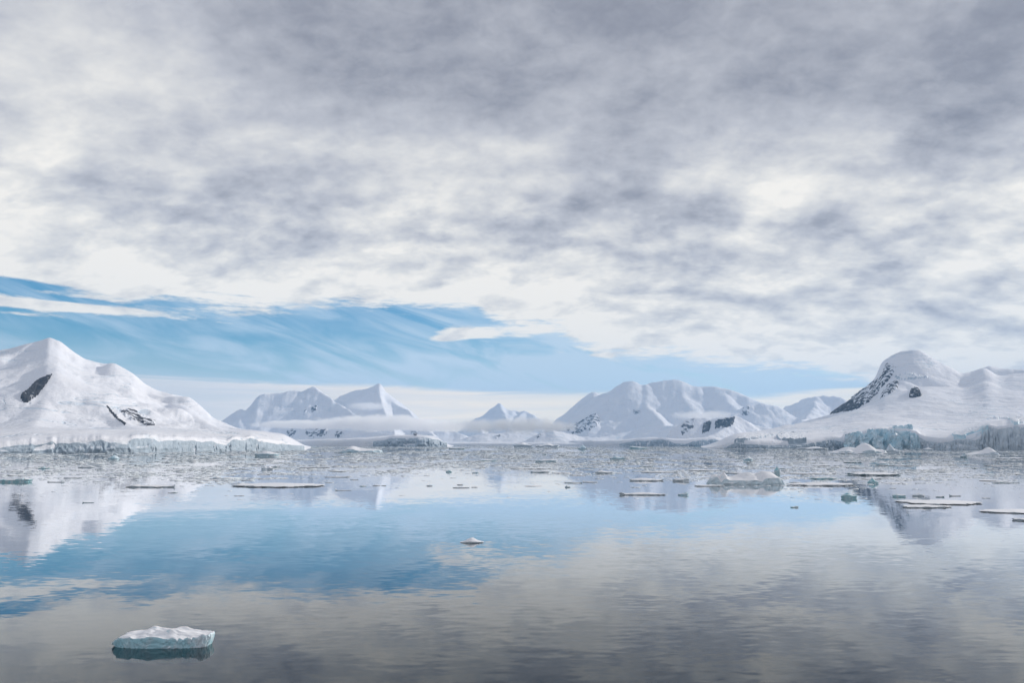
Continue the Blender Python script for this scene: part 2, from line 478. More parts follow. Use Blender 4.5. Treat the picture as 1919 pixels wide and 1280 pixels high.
def terrain(name, label, px0, px1, step, shore, tops, Dback, rows, ridges, detail, patches=(), cliff=None, slope=0.10,
            cliff_jag=0.25, lean=0.22, bumps=(), sil=None, ends=(0, 0), rnd=0.05):
    """shore: [(px, D)], tops: [(px, height of the shore edge)]; returns the snow-covered landform with its parts."""
    pxs = np.arange(px0, px1 + step, step)
    xx = np.array([pdir(p, 810) for p in pxs]); hn = np.hypot(xx[:, 0], xx[:, 1])
    ux, uy = xx[:, 0] / hn, xx[:, 1] / hn
    D0 = ip(shore, pxs) if isinstance(shore, list) else np.full(pxs.shape, float(shore))
    D0 = np.convolve(np.pad(D0, 60, mode='edge'), np.hanning(91) / np.hanning(91).sum(), mode='same')[60:-60]
    T0 = ip(tops, pxs)
    jag = fbm(pxs * 0.035, pxs * 0 + px0 * 0.37, 4, 0.45)
    Ts = np.convolve(np.pad(T0, 60, mode='edge'), np.hanning(81) / np.hanning(81).sum(), mode='same')[60:-60]
    T0 = np.maximum(T0 * (1 + cliff_jag * jag), 0.4)
    Tl = np.convolve(np.pad(T0, 60, mode='edge'), np.hanning(25) / np.hanning(25).sum(), mode='same')[60:-60]
    Dedge = D0 + Tl * lean + 2
    v = np.linspace(0, 1, rows) ** 1.15
    D = Dedge[None, :] + (Dback - Dedge[None, :]) * v[:, None]
    X, Y = ux[None, :] * D, uy[None, :] * D
    H = seg_field(X, Y, ridges, rnd)
    bl = np.exp(-(D - Dedge[None, :]) / (2.2 * np.maximum(Tl, 12))[None, :])
    base = T0[None, :] * bl + Ts[None, :] * (1 - bl) + slope * (D - Dedge[None, :]) * np.exp(-(D - Dedge[None, :]) / 900.0)
    if sil is not None:         # let the skyline of each column reach the height it has on the ridge line
        tgt = np.tan(np.array([pae(p, y)[1] for p, y in zip(pxs, ip(sil, pxs))])) * 1.0
        got = ((H - CAMZ) / D).max(0)
        f = np.clip(tgt / np.maximum(got, 1e-4), 0.55, 1.7)
        f = np.convolve(np.pad(f, 10, mode='edge'), np.hanning(13) / np.hanning(13).sum(), mode='same')[10:-10]
        b0 = base[:1]
        hm = np.maximum(H.max(0), 1.0)[None, :]
        w_ = np.clip(H / hm, 0, 1); w_ = w_ * w_ * (3 - 2 * w_)
        H = H * (1 + (f[None, :] - 1) * w_)
    hs_ = 0.055 * float(H.max())
    Z = np.maximum(H, base) + hs_ * np.exp(-np.abs(H - base) / hs_) * 0.5 * (v[:, None] > 0)
    sc = detail[1]
    fade = np.clip((D - Dedge[None, :]) / 120.0, 0, 1)
    near = np.clip((np.maximum(H, base) - base) / 60.0, 0, 1)
    Z = Z + fade * (detail[0] * (0.3 + 0.7 * near) * (ridged(X * sc, Y * sc, 5, 0.5) - 0.8) * 0.5 + detail[0] * 0.25 * fbm(X * sc * 4, Y * sc * 4, 4))
    for (bx, by, bd, br, ba) in bumps:
        q = at(bx, by, bd)
        Z = Z + ba * np.exp(-((X - q[0]) ** 2 + (Y - q[1]) ** 2) / br ** 2) * fade
    e_ = np.ones_like(pxs)
    if ends[0]: e_ = e_ * np.clip((pxs - px0) / ends[0], 0, 1)
    if ends[1]: e_ = e_ * np.clip((px1 - pxs) / ends[1], 0, 1)
    e_ = (e_ * e_ * (3 - 2 * e_))[None, :]
    Z = Z * e_ - 3 * (1 - e_)
    Z[-1] = -8
    Z[-2] = np.minimum(Z[-2], 0.3 * Z[-3])
    D = np.vstack([D0[None, :] + 1.0, D]); X, Y = ux[None, :] * D, uy[None, :] * D
    Z = np.vstack([np.full((1, Z.shape[1]), -3.0), Z])
    root = grid_obj(name, X, Y, Z, M_SNOW)
    tag(root, label, None, None, 'structure')
    PX, PY = project(X, Y, Z)
    jx = fbm(X * sc * 6, Y * sc * 6, 3); jy = fbm(X * sc * 6 + 50, Y * sc * 6, 3)
    for (pname, poly, mat, proud, jit, lab) in patches:
        m = inside(PX + jx * jit, PY + jy * jit, poly)
        m[-6:] = False
        # keep only the part that faces the camera (the first hit of each column run)
        if m.sum() < 4: continue
        off = proud * (0.35 + 0.65 * np.clip(ridged(X * sc * 9, Y * sc * 9, 4), -0.2, 1.5))
        grow = m.copy()
        Zp = Z + np.where(m, off, -0.5)
        o = grid_obj(pname, X - ux[None, :] * np.where(m, off, 0) * 0.6, Y - uy[None, :] * np.where(m, off, 0) * 0.6, Zp, mat, root, mask=grow, smooth=False)
        if lab: o['label'] = lab
    if cliff:
        for (c0, c1, mat, lab) in cliff:
            cs = np.arange(c0, c1 + 0.5, min(step, 0.8))
            yy = np.array([pdir(p, 810) for p in cs]); hh = np.hypot(yy[:, 0], yy[:, 1])
            cx, cy = yy[:, 0] / hh, yy[:, 1] / hh
            d0 = np.interp(cs, pxs, D0); t0 = np.interp(cs, pxs, T0); tl = np.interp(cs, pxs, Tl)
            R = 18
            w = np.linspace(0, 1, R)[:, None]
            zz = -3 + (t0[None, :] + 3.2) * w
            s_ = cs[None, :] * (d0[None, :] / F)          # metres along the shore
            h_ = np.maximum(t0[None, :], 4)
            rec = 0.22 * h_ * (ridged(s_ / (h_ * 2.6) + zz / (h_ * 1.3), zz / (h_ * 1.0) - s_ / (h_ * 6.0) + c0, 4, 0.42) - 0.6) + 0.32 * h_ * fbm(s_ / (h_ * 4.5) + zz / (h_ * 3.5), w * 0.9 + 7, 3)
            lean_ = tl[None, :] * lean * w ** 1.6 + 2 * w
            dd = d0[None, :] + lean_ - rec * np.sin(np.clip(w, 0, 1) * pi * 0.92 + 0.22) * 0.9
            dd[-1] += 3.0
            o = grid_obj('ice_cliff', cx[None, :] * dd, cy[None, :] * dd, zz, mat, root, smooth=True)
            if lab: o['label'] = lab
    return root

def tops_from(pairs, shore):    # (px, row of the cliff top) -> height above the water
    out = []
    for px, py in pairs:
        d = float(ip(shore, px)); out.append((px, at(px, py, d)[2]))
    return out

# --- left mountain
sh1 = [(-300, 1250), (0, 1280), (250, 1300), (400, 1450), (530, 1700), (575, 2050), (600, 2200)]
tp1 = tops_from([(-300, 838), (-50, 840), (0, 841), (10, 838), (30, 833), (60, 830), (65, 833), (100, 828), (108, 832), (113, 829), (150, 827), (200, 825), (212, 829),
                 (240, 825), (260, 822), (290, 820), (298, 826), (330, 824), (360, 826), (400, 827), (425, 833), (435, 825), (470, 823), (500, 827), (520, 833), (540, 833),
                 (565, 835), (580, 839), (600, 840)], sh1)
terrain('mountain', 'broad white snow mountain at the left above a grey ice cliff', -300, 596, 1.5, sh1, tp1, 4600, 230, [
    (1.9, 1.25, 0.30, [(-300, 690, 3300), (-100, 670, 3300), (0, 652, 3300), (30, 643, 3300), (55, 637, 3300), (75, 631, 3300), (95, 638, 3280), (112, 650, 3260), (145, 671, 3220), (180, 681, 3180), (205, 682, 3150), (240, 700, 3100),
                       (265, 720, 3050), (300, 735, 2950), (330, 742, 2900), (350, 745, 2880), (365, 755, 2850), (400, 784, 2750), (440, 800, 2600), (490, 815, 2450), (540, 827, 2300), (575, 836, 2200)]),
    (2.6, 1.2, 0.25, [(75, 631, 3300), (92, 668, 3020), (108, 700, 2720)]),
    (1.9, 1.2, 0.22, [(108, 700, 2720), (150, 735, 2560), (185, 757, 2440), (215, 785, 2330), (238, 800, 2200)]),
    (3.2, 1.3, 0.15, [(108, 700, 2720), (90, 745, 2500), (75, 780, 2250), (60, 810, 2000)]),
    (3.4, 1.3, 0.2, [(-60, 660, 3300), (-80, 700, 2950), (-110, 750, 2600), (-130, 800, 2000)]),
    (2.6, 1.25, 0.22, [(205, 698, 3050), (222, 720, 2930), (245, 745, 2780), (275, 774, 2620), (302, 799, 2480)]),
    (2.6, 1.25, 0.22, [(325, 756, 2800), (350, 767, 2700), (380, 786, 2580), (405, 804, 2450)]),
  ], (6, 0.0034), rnd=0.16, sil=[(-300, 690), (-100, 670), (0, 652), (30, 643), (55, 637), (75, 631), (95, 638), (118, 655), (145, 671), (180, 681), (205, 682), (240, 700), (265, 720), (300, 735), (330, 742), (350, 745), (365, 755), (400, 784), (440, 800), (490, 815), (540, 827), (575, 836)], patches=[
    ('rock_face', [(98, 701), (75, 710), (55, 728), (38, 742), (45, 752), (52, 754), (70, 740), (84, 722)], M_ROCK, 5, 2.5, 'dark slanting rock band below the left summit'),
    ('rock_face', [(228, 771), (248, 769), (268, 778), (290, 790), (288, 799), (272, 796), (250, 786), (232, 779)], M_ROCK_SPECK, 4, 4, 'snow speckled rock at the foot of the shoulder'),
    ('rock_face', [(198, 757), (203, 763), (210, 771), (222, 784), (236, 794), (234, 796), (219, 785), (208, 773)], M_ROCK, 2, 0.5, None),
  ], cliff=[(-300, 572, M_CLIFF, None)], slope=0.09, ends=(0, 70))

# --- twin peaks
sh2 = [(380, 4800), (600, 4700), (705, 3700), (800, 3600), (860, 3900)]
tp2 = tops_from([(380, 832), (560, 831), (600, 829.5), (640, 829), (690, 827), (705, 824), (730, 822), (770, 820), (800, 821), (820, 824), (832, 829), (845, 831), (860, 834)], sh2)
terrain('mountain', 'twin peaked snow mountain with a sharp left summit and a blue shaded face', 380, 858, 1.2, sh2, tp2, 11500, 230, [
    (1.5, 1.2, 0.25, [(400, 800, 9200), (418, 788, 9200), (440, 772, 9100), (451, 768, 9100), (456, 772, 9100), (466, 762, 9000), (478, 745, 9000), (490, 740, 9000), (515, 739, 9000), (540, 733, 9000), (565, 733, 9000), (573, 729, 9000), (585, 725, 9000)]),
    (1.5, 1.15, 0.2, [(585, 725, 9000), (597, 733, 8900), (612, 744, 8750), (640, 761, 8450), (672, 783, 8050), (695, 803, 7600)]),
    (1.5, 1.2, 0.2, [(585, 725, 9000), (597, 733, 9150), (625, 750, 9500), (632, 744, 9700), (660, 735, 9750), (690, 727, 9700), (708, 719, 9600), (714, 724, 9600), (720, 735, 9500), (740, 750, 9300), (760, 763, 9000), (775, 775, 8700),
                     (785, 785, 8400), (800, 801, 7800), (815, 815, 7000), (832, 829, 5600)]),
    (1.4, 1.15, 0.2, [(708, 719, 9600), (712, 742, 9250), (720, 768, 8800), (728, 790, 8200), (738, 806, 7400), (740, 818, 6000)]),
    (1.6, 1.2, 0.2, [(560, 800, 7600), (600, 806, 7200), (660, 806, 6900), (700, 810, 6500), (740, 818, 6000)]),
  ], (34, 0.0018), rnd=0.03, sil=[(400, 800), (418, 788), (440, 772), (451, 768), (456, 772), (466, 762), (478, 745), (490, 740), (515, 739), (540, 733), (565, 733), (573, 729), (585, 725), (597, 733), (625, 750), (632, 744), (660, 735), (690, 727), (708, 719), (714, 724), (720, 735), (740, 750), (760, 763), (775, 775), (785, 785), (800, 801), (815, 815), (832, 829)], patches=[
    ('rock_face', [(536, 806), (548, 803), (556, 806), (550, 817), (542, 818)], M_ROCK_FAR, 9, 2, None),
    ('rock_face', [(574, 804), (590, 801), (612, 803), (611, 814), (595, 818), (578, 819), (573, 812)], M_ROCK_FAR, 9, 3, 'broken grey rock wall under the cloud band'),
    ('rock_face', [(626, 812), (640, 809), (643, 818), (630, 819)], M_ROCK_FAR, 8, 2, None),
    ('rock_face', [(569, 771), (574, 770), (573, 776), (570, 775)], M_ROCK_FAR, 6, 0.6, None),
    ('rock_face', [(584, 764), (595, 760), (592, 768), (583, 772)], M_ROCK_FAR, 6, 1, None),
    ('rock_face', [(770, 804), (782, 808), (780, 818), (770, 812)], M_ROCK_FAR, 8, 2, None),
  ], cliff=[(700, 838, M_CLIFF, None)], slope=0.03, ends=(0, 50))

# --- distant horn and low hills in the middle
sh3 = [(760, 9000), (1120, 9000)]
terrain('mountain', 'small distant blue horn rising above the low cloud', 780, 1100, 1.2, sh3, [(780, 30), (1100, 30)], 15600, 150, [
    (1.4, 1.15, 0.2, [(850, 815, 12400), (875, 798, 12400), (885, 791, 12400), (903, 780, 12400), (915, 771, 12400), (926, 761, 12400), (935, 755, 12400), (942, 760, 12400), (948, 769, 12400), (957, 772, 12630), (966, 768, 12790),
                      (974, 773, 12630), (985, 773, 12400), (1000, 778, 12250), (1008, 787, 12170), (1040, 806, 12010)]),
    (1.4, 1.15, 0.2, [(935, 755, 12400), (946, 775, 12010), (950, 790, 11600), (955, 806, 11000)]),
    (1.4, 1.15, 0.2, [(985, 773, 12400), (968, 785, 12010), (955, 800, 11400)]),
    (1.4, 1.15, 0.2, [(903, 780, 12400), (906, 795, 11750), (900, 810, 10800)]),
  ], (85, 0.0012), slope=0.02, ends=(40, 40), sil=[(850, 815), (875, 798), (885, 791), (903, 780), (915, 771), (926, 761), (935, 755), (942, 760), (948, 769), (957, 772), (966, 768), (974, 773), (985, 773), (1000, 778), (1008, 787), (1040, 806)])
sh3b = [(760, 6500), (1160, 6500)]
terrain('snow_hill', 'low rounded snow hill on the far shore under the cloud band', 790, 1175, 1.2, sh3b, [(790, 12), (850, 16), (1175, 14)], 9500, 110, [
    (3.0, 1.3, 0.25, [(800, 812, 8300), (812, 804, 8300), (832, 802, 8300), (850, 808, 8200), (868, 816, 8000)]),
    (3.5, 1.3, 0.25, [(868, 823, 7600), (885, 817, 7600), (905, 814, 7600), (950, 811, 7700), (1000, 812, 7800)]),
    (2.2, 1.25, 0.15, [(990, 829, 7000), (1004, 821, 7000), (1016, 811, 7050), (1024, 807, 7100), (1035, 806, 7100), (1060, 812, 7200), (1090, 819, 7300), (1150, 822, 7400)]),
  ], (22, 0.003), patches=[('rock_face', [(928, 818), (938, 814), (936, 820), (929, 822)], M_ROCK_FAR, 6, 1, None),
                           ('rock_face', [(998, 824), (1012, 813), (1014, 814), (1002, 825)], M_ROCK_FAR, 5, 0.6, None)], slope=0.04, ends=(30, 60))

# --- the massif right of the middle
sh4 = [(990, 7500), (1050, 7300), (1170, 5000), (1290, 4700), (1480, 5200), (1700, 5500)]
tp4 = tops_from([(990, 830), (1100, 830), (1160, 832), (1175, 829), (1195, 825.5), (1210, 826.5), (1235, 823.5), (1252, 826), (1262, 830), (1284, 832), (1300, 827), (1312, 824.5), (1340, 822.5), (1348, 826), (1360, 831), (1700, 832)], sh4)
terrain('mountain', 'broad rounded snow massif right of the centre with pale shaded slopes', 1000, 1600, 1.3, sh4, tp4, 13500, 220, [
    (1.9, 1.2, 0.2, [(1000, 815, 10500), (1030, 797, 10500), (1042, 788, 10500), (1060, 775, 10500), (1085, 752, 10400), (1098, 743, 10400), (1112, 735, 10400), (1118, 735, 10450), (1126, 739, 10500), (1142, 737, 10400), (1155, 726, 10200), (1172, 717, 10000), (1186, 714, 10000), (1196, 717, 10000),
                     (1206, 723, 10050), (1225, 718, 10100), (1240, 717.5, 10100), (1252, 714, 10100), (1266, 712, 10100), (1282, 715, 10100), (1303, 725, 10100), (1320, 724.5, 10100), (1345, 724, 10000), (1370, 731, 9900), (1400, 742, 9700), (1420, 752, 9600), (1455, 766, 9400),
                     (1500, 790, 9200), (1560, 815, 9000)]),
    (1.7, 1.2, 0.2, [(1188, 714, 10000), (1196, 735, 9650), (1210, 760, 9250), (1232, 782, 8700), (1248, 800, 8000)]),
    (1.7, 1.2, 0.2, [(1155, 726, 10200), (1135, 755, 9600), (1120, 775, 9200), (1110, 792, 8800)]),
    (1.7, 1.2, 0.2, [(1112, 735, 10400), (1094, 765, 9900), (1072, 790, 9400), (1058, 806, 8900)]),
    (1.8, 1.2, 0.2, [(1266, 712, 10100), (1282, 745, 9500), (1302, 770, 9000), (1330, 785, 8600)]),
    (1.8, 1.2, 0.2, [(1345, 724, 10000), (1362, 750, 9400), (1390, 772, 8900), (1420, 790, 8400)]),
    (2.2, 1.25, 0.2, [(1120, 822, 8000), (1160, 815, 8200), (1200, 803, 8400), (1245, 797, 8100), (1290, 800, 7500)]),
  ], (30, 0.0016), rnd=0.10, sil=[(1000, 815), (1030, 797), (1042, 788), (1060, 775), (1085, 752), (1098, 743), (1112, 735), (1118, 735), (1126, 739), (1142, 737), (1155, 726), (1172, 717), (1186, 714), (1196, 717), (1206, 723), (1225, 718), (1252, 714), (1266, 712), (1282, 715), (1303, 725), (1345, 724), (1370, 731), (1400, 742), (1455, 766), (1500, 790)], patches=[
    ('rock_face', [(1060, 803), (1075, 797), (1090, 790), (1105, 780), (1118, 777), (1127, 786), (1122, 795), (1105, 804), (1085, 811), (1068, 811)], M_ROCK_FAR, 14, 3, 'dark rock buttress low on the left flank of the massif'),
    ('rock_face', [(1186, 770), (1196, 768), (1200, 774), (1188, 776)], M_ROCK_FAR, 8, 1.5, None),
  ], cliff=[(1160, 1362, M_CLIFF, None)], slope=0.03, ends=(40, 0))
sh4b = [(1240, 5400), (1500, 5400)]
terrain('snow_hill', 'snow knoll with three dark rock outcrops before the massif', 1236, 1470, 1.0, sh4b, [(1236, 8), (1470, 14)], 7600, 120, [
    (1.6, 1.15, 0.12, [(1242, 826, 6000), (1258, 814, 6050), (1274, 800, 6100), (1285, 789, 6100), (1300, 784, 6150), (1318, 784, 6200), (1332, 788, 6200), (1345, 785, 6200), (1362, 784, 6200), (1376, 781, 6250), (1386, 785, 6250), (1410, 795, 6300), (1470, 810, 6300)]),
    (1.4, 1.1, 0.12, [(1376, 781, 6250), (1368, 797, 6000), (1345, 812, 5750), (1320, 822, 5600)]),
  ], (26, 0.004), patches=[
    ('rock_face', [(1277, 798), (1288, 788), (1302, 786), (1300, 800), (1290, 806), (1280, 814), (1276, 808)], M_ROCK_FAR, 7, 2, None),
    ('rock_face', [(1318, 796), (1329, 789), (1332, 793), (1329, 808), (1317, 811)], M_ROCK, 7, 1.5, None),
    ('rock_face', [(1340, 790), (1352, 786), (1366, 784), (1377, 783), (1374, 795), (1360, 801), (1352, 797), (1341, 803)], M_ROCK, 7, 1.5, 'widest dark outcrop at the right of the knoll'),
  ], slope=0.05, ends=(20, 20))
sh5 = [(1340, 7000), (1720, 7000)]
terrain('mountain', 'low jagged ridge between the massif and the right mountain', 1345, 1700, 1.2, sh5, [(1345, 25), (1700, 25)], 11500, 140, [
    (1.8, 1.2, 0.2, [(1360, 790, 8600), (1385, 776, 8600), (1394, 765, 8600), (1408, 760, 8650), (1425, 757, 8700), (1440, 761, 8700), (1452, 766, 8700), (1470, 775, 8700)]),
    (1.8, 1.2, 0.2, [(1445, 780, 9600), (1460, 770, 9600), (1475, 763, 9600), (1484, 761, 9600), (1491, 762, 9600), (1494, 757, 9600), (1500, 759, 9600), (1510, 750, 9600), (1520, 748, 9600), (1530, 745, 9600), (1545, 746, 9600), (1556, 748, 9600), (1572, 746, 9600), (1580, 749, 9600),
                     (1600, 757, 9600), (1640, 770, 9600), (1700, 790, 9600)]),
    (1.6, 1.2, 0.2, [(1530, 745, 9600), (1520, 775, 8800), (1500, 795, 8000)]),
  ], (80, 0.0015), patches=[
    ('rock_face', [(1387, 775), (1392, 767), (1400, 761), (1406, 764), (1398, 771), (1408, 776), (1396, 779)], M_ROCK_FAR, 10, 1.5, None),
  ], slope=0.03)

# --- right mountain and its glacier
sh6 = [(1300, 3000), (1362, 2150), (1450, 2250), (1520, 2350), (1580, 2450), (1720, 2400), (1800, 2150), (1919, 1900), (2250, 1800)]
tp6 = tops_from([(1300, 838), (1340, 839), (1358, 840), (1366, 835), (1380, 829), (1400, 832), (1440, 834), (1500, 833), (1530, 828), (1560, 823), (1580, 829), (1586, 820), (1600, 813), (1620, 810), (1650, 806), (1700, 806), (1718, 812), (1724, 819), (1735, 826), (1760, 829), (1780, 827),
                 (1790, 823), (1808, 823), (1826, 825), (1836, 819), (1842, 804), (1855, 799), (1870, 803), (1890, 800), (1919, 797), (2250, 795)], sh6)
terrain('mountain', 'snow mountain at the right with a dark rocky shoulder and blue ice front', 1300, 2250, 1.5, sh6, tp6, 6600, 260, [
    (1.7, 1.15, 0.18, [(1540, 790, 4500), (1556, 776, 4500), (1575, 763, 4600), (1600, 746, 4700), (1625, 727, 4800), (1645, 712, 4850), (1655, 697, 4900), (1660, 682, 4900), (1668, 675, 4900), (1682, 666, 4900), (1700, 658, 4900), (1725, 655, 4900), (1740, 658, 4900), (1755, 667, 4900), (1772, 678, 4900),
                       (1800, 693, 4950), (1812, 699, 5000), (1830, 697, 5050), (1850, 690, 5050), (1867, 685.5, 5050), (1885, 690, 5050), (1919, 693, 5000), (2000, 690, 5000), (2250, 690, 5000)]),
    (1.6, 1.15, 0.15, [(1725, 655, 4900), (1700, 690, 4650), (1690, 715, 4450), (1660, 745, 4150)]),
    (6.0, 1.6, 0.06, [(1335, 829, 3000), (1380, 818, 3150), (1440, 805, 3300), (1500, 791, 3450), (1558, 777, 3600), (1620, 762, 3750), (1690, 744, 3900), (1745, 729, 4050), (1800, 712, 4350), (1850, 701, 4600), (1980, 699, 4650), (2250, 699, 4650)]),
    (2.0, 1.2, 0.15, [(1812, 699, 5000), (1800, 712, 4700), (1780, 722, 4400)]),
  ], (10, 0.0035), rnd=0.14, sil=[(1300, 834), (1335, 829), (1380, 818), (1440, 805), (1500, 791), (1554, 777), (1575, 763), (1600, 746), (1625, 727), (1645, 712), (1655, 697), (1660, 682), (1668, 675), (1682, 666), (1700, 658), (1725, 655), (1740, 658), (1755, 667), (1772, 678), (1800, 693), (1812, 699), (1830, 697), (1850, 690), (1867, 685.5), (1885, 690), (1919, 693), (2250, 690)], patches=[
    ('rock_face', [(1556, 776), (1575, 763), (1590, 754), (1598, 748), (1606, 752), (1614, 760), (1605, 766), (1580, 771)], M_ROCK, 7, 2, 'lowest dark rock rib at the end of the shoulder'),
    ('rock_face', [(1596, 747), (1625, 726), (1645, 711), (1656, 695), (1659, 683), (1672, 684), (1678, 692), (1668, 708), (1655, 722), (1642, 738), (1628, 754), (1608, 760), (1598, 755)], M_ROCK_SPECK, 9, 3, 'steep rocky shoulder streaked with snow'),
    ('rock_face', [(1650, 745), (1656, 730), (1672, 718), (1684, 712), (1682, 726), (1668, 738)], M_ROCK_SPECK, 8, 2, None),
    ('rock_face', [(1704, 745), (1707, 734), (1715, 729), (1723, 733), (1726, 742), (1714, 745)], M_ROCK, 12, 1.2, 'single dark rock standing out of the snow slope'),
    ('ice_fall', [(1376, 826), (1400, 817), (1420, 814), (1450, 816), (1430, 821), (1400, 825)], M_CLIFF, 5, 2, None),
    ('ice_fall', [(1454, 820), (1470, 814), (1498, 812), (1515, 828), (1490, 827), (1462, 825)], M_CLIFF, 6, 2, None),
    ('ice_fall', [(1785, 815), (1800, 810), (1852, 799), (1850, 804), (1815, 815), (1800, 820), (1788, 819)], M_SERAC, 4, 1.5, None),
    ('ice_fall', [(1858, 784), (1890, 782), (1930, 777), (1930, 792), (1900, 795), (1892, 786)], M_SERAC, 4, 1.5, None),
    ('ice_fall', [(1676, 704), (1700, 700), (1742, 707), (1720, 709), (1690, 712)], M_CLIFF, 4, 1.5, None),
  ], cliff=[(1355, 1586, M_CLIFF, None), (1583, 1724, M_SERAC, 'blue ice wall behind the seracs'), (1722, 2250, M_CLIFF_DIRTY, 'grey wavy ice wall with hollows at the waterline')], slope=0.10, cliff_jag=0.10, ends=(90, 0))

# ------------------------------------------------------------------ seracs: standing blocks of blue ice
def serac(root, px0, px1, top0, topm, top1, D, thick, seed):
    n = 9; rows = 8
    cols = np.linspace(px0, px1, n)
    tops = np.interp(cols, [px0, (px0 + px1) / 2, px1], [top0, topm, top1])
    vs, fs = [], []
    def P(p, y, d, i, j):
        x, yy, z = at(p, y, D)
        k = (D + d) / D
        a = fbm(np.array([i * 0.45 + seed]), np.array([j * 0.5 + seed * 1.7]), 3)[0]
        return (x * k, yy * k - a * thick * 0.35, z)
    idx = {}
    for j in range(rows):
        w = j / (rows - 1)
        for i in range(n):
            tp = tops[i] + (1.2 * math.sin(i * 2.3 + seed) if 0 < i < n - 1 else 0)
            y = 842 * (1 - w) + tp * w
            xo = cols[i] + (1.5 * math.sin(seed + j * 0.9)) * (1 if i in (0, n - 1) else 0)
            idx['f', i, j] = len(vs); vs.append(P(xo, y, -thick * 0.5 * (1 - 0.25 * w), i, j))
    for j in range(rows):
        w = j / (rows - 1)
        for i in range(n):
            y = 842 * (1 - w) + tops[i] * w
            idx['b', i, j] = len(vs); vs.append(P(cols[i], y, thick, i + 40, j))
    for j in range(rows - 1):
        for i in range(n - 1):
            fs.append((idx['f', i, j], idx['f', i + 1, j], idx['f', i + 1, j + 1], idx['f', i, j + 1]))
            fs.append((idx['b', i + 1, j], idx['b', i, j], idx['b', i, j + 1], idx['b', i + 1, j + 1]))
        for e, (p, q) in ((0, ('b', 'f')), (n - 1, ('f', 'b'))):
            fs.append((idx[p, e, j], idx[q, e, j], idx[q, e, j + 1], idx[p, e, j + 1]))
    for i in range(n - 1):
        fs.append((idx['f', i, rows - 1], idx['f', i + 1, rows - 1], idx['b', i + 1, rows - 1], idx['b', i, rows - 1]))
    return mesh_obj('serac', vs, fs, M_SERAC, root, smooth=False)
right_mountain = [o for o in C.objects if o.name.startswith('mountain') and 'blue ice front' in str(o.get('label'))][0]
for i, a in enumerate([(1583, 1603, 815, 812, 810, 2400, 30), (1601, 1622, 810, 808, 816, 2420, 30), (1612, 1630, 822, 819, 823, 2385, 22), (1624, 1649, 805, 804.5, 805, 2430, 34), (1646, 1664, 805, 804, 804, 2440, 30),
                       (1656, 1676, 813, 806, 804, 2410, 28), (1673, 1701, 798, 798, 797.5, 2450, 34), (1699, 1708, 796, 795.5, 796, 2455, 30), (1690, 1712, 812, 808, 809, 2415, 26), (1706, 1722, 810, 814, 818, 2400, 28),
                       (1636, 1655, 822, 816, 820, 2380, 20), (1668, 1690, 818, 812, 818, 2375, 22)]):
    o = serac(right_mountain, *a, 3.1 + i * 1.7)

# ------------------------------------------------------------------ low cloud banks lying against the mountains
def mat_cloud(name, dens, scale, off):
    m = bpy.data.materials.new(name); m.use_nodes = True
    t = m.node_tree; t.nodes.clear()
    c = t.nodes.new('ShaderNodeTexCoord')
    sep = t.nodes.new('ShaderNodeSeparateXYZ'); t.links.new(c.outputs['Object'], sep.inputs[0])
    x, y, z = (E(t, sep.outputs[i]) for i in range(3))       # object space: the unit ball
    r = (x * x + y * y + z * z).fn('SQRT')
    n = noise(t, vec(t, x * scale * 1.6 + off, y * scale, z * 1.1 + off), 1.0, 5, 0.6, dist=0.5)
    n2 = noise(t, vec(t, x * scale * 5.0, y * scale * 4.0, z * 3.0 + off), 1.0, 4, 0.6)
    d = ((1.0 - r) * 1.9 + (n - 0.60) * 3.2 + (n2 - 0.5) * 2.2).max(0.0).min(1.0) * dens
    p = t.nodes.new('ShaderNodeVolumePrincipled')
    p.inputs['Color'].default_value = (1.0, 1.0, 1.0, 1); p.inputs['Anisotropy'].default_value = 0.0
    t.links.new(d.s, p.inputs['Density'])
    out = t.nodes.new('ShaderNodeOutputMaterial'); t.links.new(p.outputs[0], out.inputs['Volume'])
    m.cycles.volume_step_rate = 0.5
    return m
def ball_mesh():
    bm = bmesh.new(); bmesh.ops.create_icosphere(bm, subdivisions=3, radius=1.0)
    me = bpy.data.meshes.new('cloud_bank'); bm.to_mesh(me); bm.free()
    return me
def cloud(px, py, rx, ry, D, deep, dens, scale, off, label, roll=0.0):
    me = ball_mesh(); me.materials.append(mat_cloud('cloud_vapour', dens, scale, off))
    o = bpy.data.objects.new('cloud_bank', me); C.objects.link(o)
    o.location = at(px, py, D)
    a = pae(px, py)[0]
    o.scale = (rx / F * D, deep, ry / F * D); o.rotation_euler = (0, roll, -a)
    tag(o, label, 'cloud', 'low clouds lying against the mountains')
cloud(590, 796, 120, 9, 5400, 380, 0.03, 3.4, 1.0, 'long thin cloud band lying across the foot of the sharp left summit')
cloud(715, 793, 135, 17, 5300, 420, 0.03, 3.0, 4.0, 'thick white cloud band across the foot of the right twin summit')
cloud(820, 800, 60, 11, 5200, 300, 0.03, 2.6, 6.5, 'white cloud trailing off the right foot of the twin peaks')
cloud(690, 762, 42, 9, 7900, 260, 0.009, 2.4, 23.0, 'small cloud shred caught between the twin summits')
cloud(900, 799, 80, 16, 6300, 450, 0.006, 3.0, 9.0, 'fluffy cloud bank hiding the foot of the small blue horn')
cloud(985, 797, 75, 19, 6200, 450, 0.006, 2.6, 14.0, 'billowing cloud between the small horn and the broad massif')
cloud(1045, 800, 50, 12, 6100, 350, 0.005, 2.4, 31.0, 'pale cloud edge touching the left flank of the massif')
cloud(1318, 779, 70, 11, 6400, 380, 0.006, 2.4, 19.0, 'thin mist resting on the knoll with dark outcrops')

